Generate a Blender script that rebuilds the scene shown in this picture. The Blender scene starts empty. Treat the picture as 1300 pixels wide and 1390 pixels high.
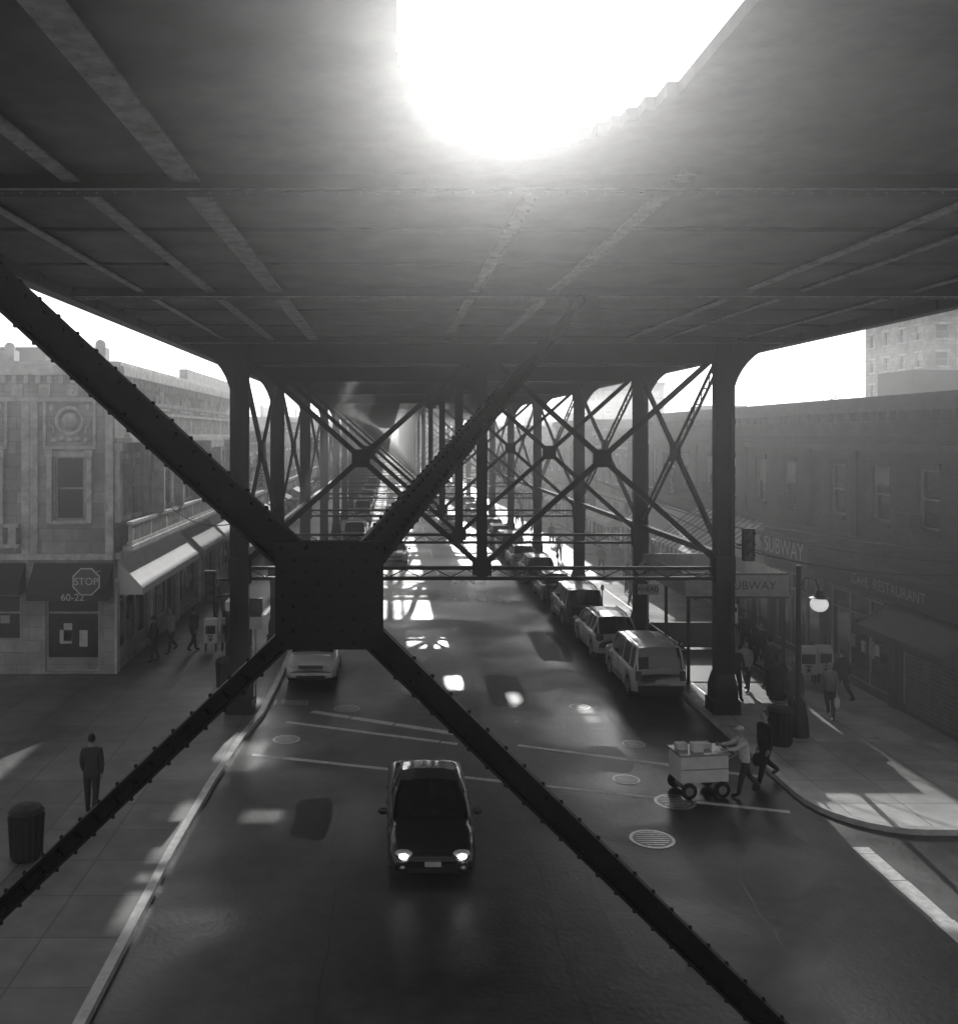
import bpy, math, random
from mathutils import Vector, Matrix, Quaternion
R=random.Random(7)
scene=bpy.context.scene
COL=scene.collection
SEL=math.radians(21);SAZ=math.radians(5.2)
# ------------------------------------------------------------ helpers
class MB:
    def __init__(s): s.v=[];s.f=[];s.m=[]
    def add(s,vs,fs,mi=0):
        o=len(s.v); s.v+= [tuple(p) for p in vs]
        for f in fs: s.f.append(tuple(i+o for i in f)); s.m.append(mi)
    def box(s,x0,x1,y0,y1,z0,z1,mi=0):
        s.add([(x0,y0,z0),(x1,y0,z0),(x1,y1,z0),(x0,y1,z0),(x0,y0,z1),(x1,y0,z1),(x1,y1,z1),(x0,y1,z1)],
          [(3,2,1,0),(4,5,6,7),(0,1,5,4),(1,2,6,5),(2,3,7,6),(3,0,4,7)],mi)
    def beam(s,p,q,w,h,mi=0,up=(0,0,1)):
        p=Vector(p);q=Vector(q);d=(q-p).normalized();up=Vector(up)
        if abs(d.dot(up))>.99: up=Vector((0,1,0))
        a=d.cross(up).normalized();b=a.cross(d).normalized();a*=w/2;b*=h/2
        s.add([p-a-b,p+a-b,p+a+b,p-a+b,q-a-b,q+a-b,q+a+b,q-a+b],
          [(3,2,1,0),(4,5,6,7),(0,1,5,4),(1,2,6,5),(2,3,7,6),(3,0,4,7)],mi)
    def tube(s,pts,rad,n=8,mi=0,cap=True):
        pts=[Vector(p) for p in pts]
        if not hasattr(rad,'__len__'): rad=[rad]*len(pts)
        d0=(pts[1]-pts[0]).normalized(); u=Vector((0,0,1)) if abs(d0.z)<.9 else Vector((1,0,0))
        a=d0.cross(u).normalized()
        vs=[]
        for i,p in enumerate(pts):
            if i==0:d=pts[1]-pts[0]
            elif i==len(pts)-1:d=pts[-1]-pts[-2]
            else:d=pts[i+1]-pts[i-1]
            d=d.normalized(); a=(a-d*a.dot(d)).normalized(); b=d.cross(a)
            for k in range(n):
                t=2*math.pi*k/n
                vs.append(p+(a*math.cos(t)+b*math.sin(t))*rad[i])
        fs=[]
        for i in range(len(pts)-1):
            for k in range(n):
                fs.append((i*n+k,i*n+(k+1)%n,(i+1)*n+(k+1)%n,(i+1)*n+k))
        if cap:
            fs.append(tuple(reversed(range(n)))); fs.append(tuple((len(pts)-1)*n+k for k in range(n)))
        s.add(vs,fs,mi)
    def ell(s,c,r,mi=0,seg=10,ring=7,fn=None):
        if not hasattr(r,'__len__'): r=(r,r,r)
        vs=[];fs=[]
        for i in range(ring+1):
            ph=math.pi*i/ring
            for k in range(seg):
                t=2*math.pi*k/seg
                p=Vector((math.sin(ph)*math.cos(t),math.sin(ph)*math.sin(t),math.cos(ph)))
                if fn: p=fn(p)
                vs.append((c[0]+p[0]*r[0],c[1]+p[1]*r[1],c[2]+p[2]*r[2]))
        for i in range(ring):
            for k in range(seg):
                fs.append((i*seg+k,(i+1)*seg+k,(i+1)*seg+(k+1)%seg,i*seg+(k+1)%seg))
        s.add(vs,fs,mi)
    def quad(s,a,b,c,d,mi=0): s.add([a,b,c,d],[(0,1,2,3)],mi)
    def obj(s,name,mats,parent=None,smooth=False,bevel=0,loc=None,rotz=0,weld=False):
        me=bpy.data.meshes.new(name); me.from_pydata(s.v,[],s.f)
        if not isinstance(mats,(list,tuple)): mats=[mats]
        for m in mats: me.materials.append(m)
        me.polygons.foreach_set('material_index',s.m)
        if smooth: me.polygons.foreach_set('use_smooth',[True]*len(me.polygons))
        me.update()
        o=bpy.data.objects.new(name,me); COL.objects.link(o)
        if loc: o.location=loc
        o.rotation_euler[2]=rotz
        if parent: o.parent=parent
        if bevel:
            b=o.modifiers.new('b','BEVEL'); b.width=bevel; b.segments=2; b.limit_method='ANGLE'
        return o
def empty(name,loc=(0,0,0),rotz=0):
    o=bpy.data.objects.new(name,None); COL.objects.link(o); o.location=loc; o.rotation_euler[2]=rotz; o.empty_display_size=.3
    return o
MC={}
def mat(name,c,rough=.7,var=.3,scale=3.,bump=.0,metal=0.,coat=0.,emit=0.,spec=.5,big=0.,rvar=0.,coords='Object',bdist=.02):
    if name in MC: return MC[name]
    m=bpy.data.materials.new(name); m.use_nodes=True; nt=m.node_tree; b=nt.nodes['Principled BSDF']
    b.inputs['Roughness'].default_value=rough; b.inputs['Metallic'].default_value=metal
    b.inputs['Specular IOR Level'].default_value=spec
    b.inputs['Coat Weight'].default_value=coat; b.inputs['Coat Roughness'].default_value=.05
    tc=nt.nodes.new('ShaderNodeTexCoord')
    n=nt.nodes.new('ShaderNodeTexNoise'); n.inputs['Scale'].default_value=scale; n.inputs['Detail'].default_value=7; n.inputs['Roughness'].default_value=.62
    nt.links.new(tc.outputs[coords],n.inputs['Vector'])
    mr=nt.nodes.new('ShaderNodeMapRange'); mr.inputs[1].default_value=.3; mr.inputs[2].default_value=.7
    mr.inputs[3].default_value=c*(1-var); mr.inputs[4].default_value=c*(1+var)
    nt.links.new(n.outputs['Fac'],mr.inputs[0]); out=mr.outputs[0]
    if big:
        n2=nt.nodes.new('ShaderNodeTexNoise'); n2.inputs['Scale'].default_value=scale*.12; n2.inputs['Detail'].default_value=5; n2.inputs['Distortion'].default_value=.6
        nt.links.new(tc.outputs[coords],n2.inputs['Vector'])
        m2=nt.nodes.new('ShaderNodeMapRange'); m2.inputs[1].default_value=.35; m2.inputs[2].default_value=.65; m2.inputs[3].default_value=1-big; m2.inputs[4].default_value=1+big
        nt.links.new(n2.outputs['Fac'],m2.inputs[0])
        mu=nt.nodes.new('ShaderNodeMath'); mu.operation='MULTIPLY'; nt.links.new(out,mu.inputs[0]); nt.links.new(m2.outputs[0],mu.inputs[1]); out=mu.outputs[0]
        if rvar:
            m3=nt.nodes.new('ShaderNodeMapRange'); m3.inputs[1].default_value=.35; m3.inputs[2].default_value=.65; m3.inputs[3].default_value=rough-rvar; m3.inputs[4].default_value=rough+rvar
            nt.links.new(n2.outputs['Fac'],m3.inputs[0]); nt.links.new(m3.outputs[0],b.inputs['Roughness'])
    nt.links.new(out,b.inputs['Base Color'])
    if bump:
        bp=nt.nodes.new('ShaderNodeBump'); bp.inputs['Strength'].default_value=bump; bp.inputs['Distance'].default_value=bdist
        n3=nt.nodes.new('ShaderNodeTexNoise'); n3.inputs['Scale'].default_value=scale*4; n3.inputs['Detail'].default_value=6
        nt.links.new(tc.outputs[coords],n3.inputs['Vector']); nt.links.new(n3.outputs['Fac'],bp.inputs['Height']); nt.links.new(bp.outputs[0],b.inputs['Normal'])
    if emit:
        b.inputs['Emission Color'].default_value=(1,1,1,1); b.inputs['Emission Strength'].default_value=emit
        m.cycles.emission_sampling='NONE'
    MC[name]=m; return m
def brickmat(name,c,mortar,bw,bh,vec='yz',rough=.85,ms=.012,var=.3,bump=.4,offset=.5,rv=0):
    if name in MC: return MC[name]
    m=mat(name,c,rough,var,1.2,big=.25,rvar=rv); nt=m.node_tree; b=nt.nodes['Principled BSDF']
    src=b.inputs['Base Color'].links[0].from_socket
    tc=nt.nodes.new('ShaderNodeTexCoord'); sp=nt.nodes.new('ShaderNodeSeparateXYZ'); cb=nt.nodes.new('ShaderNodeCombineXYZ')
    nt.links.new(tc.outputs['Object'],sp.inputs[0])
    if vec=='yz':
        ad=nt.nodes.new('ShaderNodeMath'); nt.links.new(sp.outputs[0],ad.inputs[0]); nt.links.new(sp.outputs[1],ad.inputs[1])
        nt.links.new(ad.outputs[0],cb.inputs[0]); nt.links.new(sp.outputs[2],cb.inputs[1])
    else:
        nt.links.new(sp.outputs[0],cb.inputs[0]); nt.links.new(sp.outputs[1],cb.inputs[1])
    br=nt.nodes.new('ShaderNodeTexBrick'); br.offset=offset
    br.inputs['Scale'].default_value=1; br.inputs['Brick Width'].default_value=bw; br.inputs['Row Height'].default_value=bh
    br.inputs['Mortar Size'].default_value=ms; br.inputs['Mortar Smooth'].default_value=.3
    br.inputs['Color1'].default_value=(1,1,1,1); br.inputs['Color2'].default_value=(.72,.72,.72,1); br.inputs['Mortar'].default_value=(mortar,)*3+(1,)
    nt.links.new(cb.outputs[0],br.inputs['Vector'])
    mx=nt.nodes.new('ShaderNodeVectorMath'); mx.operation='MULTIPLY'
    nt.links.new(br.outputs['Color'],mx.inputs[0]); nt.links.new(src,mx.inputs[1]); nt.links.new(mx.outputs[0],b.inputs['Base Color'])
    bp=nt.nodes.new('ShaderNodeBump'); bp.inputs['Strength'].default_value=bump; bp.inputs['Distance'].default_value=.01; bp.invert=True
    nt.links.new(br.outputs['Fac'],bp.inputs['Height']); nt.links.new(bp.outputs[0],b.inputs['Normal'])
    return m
def text(body,name,size,matx,loc,rot,parent=None,sx=1,sy=1,ext=.0):
    cu=bpy.data.curves.new(name,'FONT'); cu.body=body; cu.size=size; cu.align_x='CENTER'; cu.align_y='CENTER'; cu.extrude=ext
    t=bpy.data.objects.new(name+'_t',cu); COL.objects.link(t); bpy.context.view_layer.update()
    me=bpy.data.meshes.new_from_object(t.evaluated_get(bpy.context.evaluated_depsgraph_get()))
    bpy.data.objects.remove(t)
    me.materials.clear(); me.materials.append(matx)
    o=bpy.data.objects.new(name,me); COL.objects.link(o); o.location=loc; o.rotation_euler=rot; o.scale=(sx,sy,1)
    if parent: o.parent=parent
    return o
# ------------------------------------------------------------ materials
M_asph=mat('asphalt',.055,.42,.45,2.2,.5,big=.4,rvar=.13,bdist=.015)
M_ground=mat('ground_dirt',.10,.9,.3,.5)
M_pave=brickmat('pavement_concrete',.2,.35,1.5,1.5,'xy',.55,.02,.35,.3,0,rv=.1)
M_pave_sunlit=brickmat('sunlit_pavement_concrete',.58,.35,1.5,1.5,'xy',.34,.02,.3,.3,0,rv=.08)  # right pavement: same concrete, sunlight brightness put into the base colour
M_kerb=mat('kerb_stone',.6,.4,.3,3,.2)
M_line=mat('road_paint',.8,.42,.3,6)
M_steel=mat('painted_steel',.02,.45,.5,2.5,.3,big=.3,spec=.4)
M_flange_lit=mat('lit_flange',.55,.5,.5,4,.3)  # light along the flanges put into a paler steel colour
M_deck=mat('deck_concrete',.2,.8,.45,.9,.5,big=.4)
M_glass=mat('window_glass',.015,.06,.3,.6,spec=.9)
M_black=mat('black_plastic',.02,.5,.2,4)
M_white=mat('white_paint',.8,.5,.12,3)
M_metal=mat('galvanised_metal',.4,.4,.2,5,metal=.8)
M_stone=brickmat('carved_stone',.5,.5,.9,.45,'yz')
M_trim=mat('stone_trim',.68,.75,.35,2.5,.4)
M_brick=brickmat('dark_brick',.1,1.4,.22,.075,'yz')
M_brick2=brickmat('grey_brick',.3,1.3,.22,.075,'yz')
M_trimd=mat('dark_trim',.07,.7,.35,2.5,.3)
M_frame=mat('window_frame',.45,.5,.3,3)
M_blind=mat('window_blind',.65,.8,.2,4)
M_roof=mat('tar_roof',.08,.9,.3,1)
M_awnw=mat('white_canvas',.85,.8,.08,2)
M_awnd=mat('dark_canvas',.04,.8,.2,2)
M_awng=mat('grey_canvas',.3,.8,.2,2)
M_tyre=mat('tyre_rubber',.02,.8,.2,5)
M_rim=mat('wheel_rim',.5,.3,.1,5,metal=.9)
M_lamp=mat('lamp_lens',.8,.1,.05,5)
M_lampon=mat('lit_headlamp',.9,.2,.05,5,emit=10)
M_tail=mat('tail_lens',.10,.15,.2,5)
M_plate=mat('licence_plate',.6,.4,.1,9)
M_skin=mat('skin',.35,.5,.08,6)
M_skind=mat('skin_dark',.12,.5,.08,6)
M_hair=mat('hair',.02,.6,.3,20)
M_bark=mat('bark',.09,.9,.4,6,.6)
M_leaf=mat('leaves',.08,.6,.5,.8)

CAMH=8.8
# ------------------------------------------------------------ ground / road / pavement
g=MB(); g.quad((-1500,-500,0),(1500,-500,0),(1500,2500,0),(-1500,2500,0)); g.obj('ground',M_ground)
r=MB(); r.quad((-6,-40,.004),(16,-40,.004),(16,900,.004),(-6,900,.004)); r.quad((16.0,-2,.004),(120,-2,.004),(120,22,.004),(16.0,22,.004)); r.obj('road',M_asph)
def pavement(kerb,back,name='pavement',m=M_pave):
    p=MB(); z=.13
    pts=kerb+back
    p.add([(x,y,z) for x,y in pts],[tuple(range(len(pts)))])
    o=p.obj(name,m)
    k=MB(); 
    cx=sum(q[0] for q in pts)/len(pts); cy=sum(q[1] for q in pts)/len(pts)
    def nrm(i):
        a=Vector(kerb[max(i-1,0)]);b=Vector(kerb[min(i+1,len(kerb)-1)]);d=(b-a).normalized();n=Vector((-d.y,d.x))
        if n.dot(Vector((cx,cy))-Vector(kerb[i]))<0: n=-n
        return n
    for i in range(len(kerb)-1):
        a=kerb[i];b=kerb[i+1];na=nrm(i)*.18;nb=nrm(i+1)*.18
        ai=(a[0]+na.x,a[1]+na.y);bi=(b[0]+nb.x,b[1]+nb.y)
        k.quad((*a,z+.006),(*b,z+.006),(*bi,z+.006),(*ai,z+.006)); k.quad((*a,0),(*b,0),(*b,z+.006),(*a,z+.006))
    c=k.obj('kerb',M_kerb,parent=o)
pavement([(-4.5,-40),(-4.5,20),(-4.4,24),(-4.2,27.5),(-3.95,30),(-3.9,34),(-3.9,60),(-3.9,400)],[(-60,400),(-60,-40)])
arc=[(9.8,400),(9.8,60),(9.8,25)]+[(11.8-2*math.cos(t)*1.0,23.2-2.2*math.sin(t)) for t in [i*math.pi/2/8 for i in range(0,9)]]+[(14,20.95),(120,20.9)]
pavement(arc,[(120,400)],m=M_pave_sunlit)
pavement([(120,-2),(16,-2),(14,-2.2),(12,-3),(11,-5),(11,-40)],[(120,-40)])
# markings, plus sun streaks laid as white bars
mk=MB()
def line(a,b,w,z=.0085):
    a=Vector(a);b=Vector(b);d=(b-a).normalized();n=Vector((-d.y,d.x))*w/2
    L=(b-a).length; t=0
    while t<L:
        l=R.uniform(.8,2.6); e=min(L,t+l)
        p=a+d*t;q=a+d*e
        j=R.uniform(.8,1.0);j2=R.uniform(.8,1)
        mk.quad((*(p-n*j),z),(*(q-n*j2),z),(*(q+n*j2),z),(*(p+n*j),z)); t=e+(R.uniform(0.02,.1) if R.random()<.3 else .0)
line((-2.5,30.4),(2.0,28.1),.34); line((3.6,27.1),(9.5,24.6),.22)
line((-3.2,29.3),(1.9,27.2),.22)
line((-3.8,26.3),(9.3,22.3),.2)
line((10.0,5),(10.0,20.4),.42); line((12.6,5),(12.6,20.3),.42)  # side-street crossing bars, painted white in place of sun streaks
for y in range(60,300,9): line((3.0,y),(3.0,y+4),.12)
for y in range(70,300,14): line((7.4,y),(7.4,y+1),.1)
mk.obj('markings_and_sun_streaks',M_line)
text('SCHOOL','road_lettering',1.0,M_line,(4.75,51.3,.0095),(0,0,0),sx=.78,sy=3.6)
text('XING','road_lettering',1.0,M_line,(4.6,57.3,.0095),(0,0,0),sx=.9,sy=3.6)
M_patch=mat('asphalt_patch',.035,.6,.3,3,.4); M_patch2=mat('worn_asphalt',.09,.42,.3,3,.4)
pt=MB()
for (x,y,w,l,m_) in [(3.9,33,1.3,4,0),(5.9,26,1.1,2.2,1),(1.9,36,.9,7,1),(-1.8,22,.9,2.4,0),(4.5,18,1.2,4.5,1),(6.6,40,1.4,6,0)]:
    n=14; vs_=[]
    for k in range(n):
        t=2*math.pi*k/n; cx_=math.copysign(abs(math.cos(t))**.4,math.cos(t)); sy_=math.copysign(abs(math.sin(t))**.4,math.sin(t))
        vs_.append((x+w/2*cx_*R.uniform(.85,1.1),y+l/2*sy_*R.uniform(.9,1.08),.0058))
    pt.add(vs_,[tuple(range(n))],m_)
pt.obj('road_patch',[M_patch,M_patch2])
tr=MB()
def seam(a,b,w=.03):
    a=Vector(a);b=Vector(b);n=int((b-a).length/.5)+1;d=(b-a);s=Vector((-d.y,d.x)).normalized();p=a
    off=0
    for i in range(1,n+1):
        off=off*.8+R.uniform(-.06,.06); q=a+d*i/n+s*off; ww=w*R.uniform(.4,1.2)/2
        tr.quad((*(p-s*ww),.0072),(*(q-s*ww),.0072),(*(q+s*ww),.0072),(*(p+s*ww),.0072)); p=q
seam((2.9,12),(2.95,70),.05); seam((-1.2,12),(-1.0,60)); seam((6.8,14),(6.9,70),.04)
tr.obj('tar_seams',mat('tar',.015,.35,.2,3))
def manhole(x,y,r=.38,m=None):
    a=MB()
    n=24
    a.add([(r*math.cos(2*math.pi*k/n),r*math.sin(2*math.pi*k/n),.0) for k in range(n)],[tuple(range(n))],0)
    for i in range(-3,4):
        w=math.sqrt(max(.01,(r*.85)**2-(i*r*.24)**2)); a.box(-w,w,i*r*.24-.018,i*r*.24+.018,.001,.008,1)
    n0=[(r*1.0*math.cos(2*math.pi*k/n),r*1.0*math.sin(2*math.pi*k/n),.004) for k in range(n)]
    n1=[(r*1.16*math.cos(2*math.pi*k/n),r*1.16*math.sin(2*math.pi*k/n),.004) for k in range(n)]
    a.add(n0+n1,[(k,(k+1)%n,n+(k+1)%n,n+k) for k in range(n)],1)
    a.obj('manhole_cover',[mat('cast_iron',.16,.35,.3,8,metal=.5),mat('worn_iron',.5,.3,.3,8,metal=.4)],loc=(x,y,.012))
for x,y,q in [(5.68,20.8,.42),(6.8,22.9,.42),(6.0,24.4,.3),(-1.4,30.7,.36),(-3.0,27.6,.34),(1.3,31.6,.36),(6.1,30.9,.3),(6.9,27.2,.28)]: manhole(x,y,q)
d=MB()
for i in range(7): d.box(-.5,.5,-.28+i*.085,-.25+i*.085,0,.01)
d.box(-.55,-.5,-.3,.3,0,.012);d.box(.5,.55,-.3,.3,0,.012); d.obj('storm_drain',M_metal,loc=(-3.25,31.4,.006))

# ------------------------------------------------------------ elevated railway
EL=empty('elevated_railway')
CXL,CXR,CXC=-4.7,10.4,2.85
ZB=11.64
BENTS=[30,40,53,68]+[83+15*i for i in range(0,17)]
FB=[-4,4.5,11.3,20]+[30,40,46.5,53,60.5,68,75.5]+[83+7.5*i for i in range(0,33)]
# opening between the tracks over the viewer, far end rounded to shape the sun burst
slots=[]
NS=26; xa_,xb_=.05,2.6
for i in range(NS):
    a=xa_+(xb_-xa_)*i/NS; b=xa_+(xb_-xa_)*(i+1)/NS; m=((a+b)/2-1.38)/1.33
    slots.append((round(a,4),round(b,4),4.85,7.1+3.3*math.sqrt(max(0,1-m*m))))
LAT=12.02/math.tan(SEL)
def slot_for(x,y,w,l):  # adds a deck gap aimed so a sun patch lands here
    X=x+LAT*math.tan(SAZ); Y=y+LAT; slots.append((X-w/2,X+w/2,Y-l/2,Y+l/2))
slot_for(1.5,39.5,1.6,3.2); slot_for(-3.0,22.7,.9,2.6); slot_for(-4.2,25.9,1.3,2.4); slot_for(4.1,31.5,.4,1.6); slot_for(6.2,29.8,.4,1.6)
slot_for(-4.75,19.0,.5,6.0); slot_for(2.2,33.6,.5,1.8); slot_for(-4.75,30.0,1.0,1.6)
yy=76.5  # far deck opened up with added gaps to let more sun through
while yy<322:
    l=R.uniform(4.6,6.4)
    slots.append((.9,2.6,yy,yy+l)); slots.append((3.0,4.8,yy,yy+l))
    if yy>90: slots.append((7.6,8.35,yy,yy+l)); slots.append((8.75,10.6,yy,yy+l))
    if R.random()<.7: slots.append((-3.5,-2.7,yy,yy+l))
    yy+=l+.9
X0,X1,Y0,Y1,ZD,ZT=-6.7,12.4,-10,330,11.87,12.0
xs=sorted({X0,X1}|{a for s in slots for a in s[:2]}); ys=sorted({Y0,Y1}|{a for s in slots for a in s[2:]})
dk=MB()
def inslot(x,y): return any(s[0]<x<s[1] and s[2]<y<s[3] for s in slots)
for j in range(len(ys)-1):
    i=0
    while i<len(xs)-1:
        ym=(ys[j]+ys[j+1])/2
        if inslot((xs[i]+xs[i+1])/2,ym): i+=1; continue
        k=i
        while k<len(xs)-1 and not inslot((xs[k]+xs[k+1])/2,ym): k+=1
        a,b=xs[i],xs[k]
        dk.quad((a,ys[j],ZD),(a,ys[j+1],ZD),(b,ys[j+1],ZD),(b,ys[j],ZD)); dk.quad((a,ys[j],ZT),(b,ys[j],ZT),(b,ys[j+1],ZT),(a,ys[j+1],ZT))
        i=k
for si,s in enumerate(slots):
    a,b,c,e=s
    if si>=NS:
        dk.quad((a,c,ZD),(a,e,ZD),(a,e,ZT),(a,c,ZT));dk.quad((b,c,ZD),(b,e,ZD),(b,e,ZT),(b,c,ZT))
    else:
        e2=slots[si+1][3] if si<NS-1 else c
        dk.quad((b,min(e,e2),ZD),(b,max(e,e2),ZD),(b,max(e,e2),ZT),(b,min(e,e2),ZT))
        if si==0: dk.quad((a,c,ZD),(a,e,ZD),(a,e,ZT),(a,c,ZT))
    dk.quad((a,c,ZD),(b,c,ZD),(b,c,ZT),(a,c,ZT));dk.quad((a,e,ZD),(b,e,ZD),(b,e,ZT),(a,e,ZT))
dk.obj('deck',M_deck,EL)
st=MB()
for x,ya,w in [(-5.2,-8,.07),(-3.75,-8,.1),(-2.4,-8,.16),(1.75,11.5,.1),(3.4,11.0,.11),(7.4,-8,.1),(8.55,-8,.06),(10.9,-8,.06)]:
    st.box(x-w,x+w,ya,75,11.775,11.80,1); st.box(x-.02,x+.02,ya,Y1,11.801,ZD-.002,0); st.box(x-w,x+w,75.01,Y1,11.775,11.80,0)
    y=ya+.3
    while y<32 and x!=-5.2:
        for q in (-1,1): st.ell((x+q*w*.7,y,11.772),(.016,.016,.012),1,6,4)
        y+=.3
for i,y in enumerate(FB):
    st.box(X0+.15,X1-.15,y-.03,y+.03,ZB+.04,ZD-.002,0)
    st.box(X0+.15,X1-.15,y-.13,y+.13,ZB,ZB+.035,0)
    if 5<y<41:
        x=X0+.4
        while x<X1-.3:
            st.ell((x,y-.09,ZB-.004),(.018,.018,.012),1,6,4); x+=.22
        st.box(X0+.15,X1-.15,y-.14,y-.131,ZB+.01,ZB+.034,1)
for a,b in zip(FB,FB[1:]):
    if a<11 or a>62: continue
    n=3 if b-a>8 else 2
    for k in range(1,n): yy=a+(b-a)*k/n; st.box(X0+.2,X1-.2,yy-.03,yy+.03,ZD-.05,ZD-.002,0)
for x in (X0,X1):
    st.box(x-.05,x+.05,Y0,Y1,ZB+.0,12.9,0); st.box(x-.16,x+.16,Y0,Y1,ZB-.06,ZB-.005,0); st.box(x-.14,x+.14,Y0,Y1,12.905,12.96,0)
    y=Y0+1
    while y<160: st.box(x-.13,x+.13,y-.03,y+.03,ZB+.005,12.89,0); y+=1.8
st.obj('girders',[M_steel,M_flange_lit],EL)
def laced(mb,p,q,w,t,up,step=.45):
    p=Vector(p);q=Vector(q);d=(q-p);L=d.length;d.normalize();s=d.cross(Vector(up)).normalized()*w/2
    mb.beam(p-s,q-s,.07,t,0,up); mb.beam(p+s,q+s,.07,t,0,up)
    n=max(2,int(L/step))
    for i in range(n):
        a=p+d*(L*i/n)+(s if i%2 else -s); b=p+d*(L*(i+1)/n)+(-s if i%2 else s)
        mb.beam(a,b,.05,.02,0,up)
def column(mb,x,y,top,rivets=False):
    w=.25
    mb.box(x-w,x-w+.06,y-.24,y+.24,.9,top); mb.box(x+w-.06,x+w,y-.24,y+.24,.9,top)
    mb.box(x-w+.061,x+w-.061,y-.19,y-.17,.9,top); mb.box(x-w+.061,x+w-.061,y+.17,y+.19,.9,top)
    mb.box(x-w-.04,x-w+.1,y-.27,y-.242,.9,top); mb.box(x+w-.1,x+w+.04,y-.27,y-.242,.9,top)
    mb.box(x-.42,x+.42,y-.42,y+.42,.13,.55); mb.box(x-.36,x+.36,y-.36,y+.36,.551,.95)
    mb.add([(x-.36,y-.36,.951),(x+.36,y-.36,.951),(x+.36,y+.36,.951),(x-.36,y+.36,.951),(x-.26,y-.28,1.35),(x+.26,y-.28,1.35),(x+.26,y+.28,1.35),(x-.26,y+.28,1.35)],[(0,1,5,4),(1,2,6,5),(2,3,7,6),(3,0,4,7)])
    mb.box(x-.3,x+.3,y-.3,y+.3,4.2,5.0); 
    for zz in (2.6,7.0,9.4): mb.box(x-.28,x+.28,y-.285,y-.271,zz,zz+.35)
    zz=1.5
    while zz<top-.2:
        for q in (-1,1): mb.ell((x+q*.22,y-.286,zz),(.016,.012,.016),0,6,4)
        zz+=.25
def bracket(mb,x,y,dirx,xe):
    n=10; z0=9.7
    inner=[]
    for i in range(n+1):
        t=i/n*math.pi/2
        px=x+dirx*(.25)+dirx*(abs(xe-x)-.25)*(1-math.cos(t)); pz=z0+(ZB-z0)*math.sin(t)
        inner.append((px,pz))
    for dy in (-.04,.04):
        vs=[(a,y+dy,b) for a,b in inner]+[(x+dirx*.25,y+dy,ZB)]
        f=tuple(range(len(vs))); mb.add(vs,[f if dy>0 else tuple(reversed(f))])
    for i in range(n):
        a=inner[i];b=inner[i+1]
        mb.quad((a[0],y-.14,a[1]),(a[0],y+.14,a[1]),(b[0],y+.14,b[1]),(b[0],y-.14,b[1]))
def xb(mb,cx,cz,y,hw,hz,w,g=.28,lw=None):
    for sx in (-1,1):
        for sz in (-1,1):
            a=(cx+sx*g*.5,y,cz+sz*g*.5); b=(cx+sx*hw,y,cz+sz*hz)
            mb.beam(a,b,w,.09,0,(0,1,0))
    mb.box(cx-g,cx+g,y-.07,y+.07,cz-g,cz+g)
def bent(y):
    b=MB()
    for x in (CXL,CXR): column(b,x,y,ZB-.0)
    bracket(b,CXL,y,-1,X0); bracket(b,CXR,y,1,X1)
    b.box(CXC-.14,CXC+.14,y-.08,y+.08,4.3,ZB-.01); b.box(CXC-.17,CXC+.17,y-.11,y-.081,4.3,ZB-.01)
    for z in (4.3,4.62): b.box(CXL+.26,CXR-.26,y-.1,y+.1,z-.05,z+.05)
    n=30; w=(CXR-CXL-.6)/n
    for i in range(n):
        xa=CXL+.3+i*w; b.beam((xa,y,4.34 if i%2 else 4.58),(xa+w,y,4.58 if i%2 else 4.34),.03,.05,0,(0,1,0))
    b.box(CXL+.26,CXR-.26,y-.15,y+.15,ZB-.62,ZB-.02)
    hw=(CXC-CXL)/2-.22
    for cx in ((CXL+CXC)/2,(CXR+CXC)/2): xb(b,cx,8.06,y,hw,3.2,.17)
    for x in (CXL,CXR):
        b.box(x-.36,x+.36,y-.118,y-.101,4.15,4.95)
    b.box(CXC-.3,CXC+.3,y-.128,y-.112,4.4,4.95)
    for x in (CXL,CXC,CXR): b.box(x-.4,x+.4,y-.165,y-.151,10.7,11.6)
    return b
b0=bent(0); bo=b0.obj('bent',M_steel,EL); bo.location=(0,BENTS[0],0)
for y in BENTS[1:]:
    o=bpy.data.objects.new('bent',bo.data); COL.objects.link(o); o.parent=EL; o.location=(0,y,0)
lb=MB()
for i in range(len(BENTS)-1):
    a,b=BENTS[i]+.3,BENTS[i+1]-.3
    if a>150: break
    for x in (CXL,CXR):
        laced(lb,(x,a,11.2),(x,b,5.2),.34,.08,(1,0,0)); laced(lb,(x,a,5.2),(x,b,11.2),.2,.08,(1,0,0))
        lb.beam((x,a,5.0),(x,b,5.0),.2,.2); lb.box(x-.1,x+.1,(a+b)/2-.35,(a+b)/2+.35,7.85,8.55)
lb.obj('longitudinal_bracing',M_steel,EL)
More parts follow.
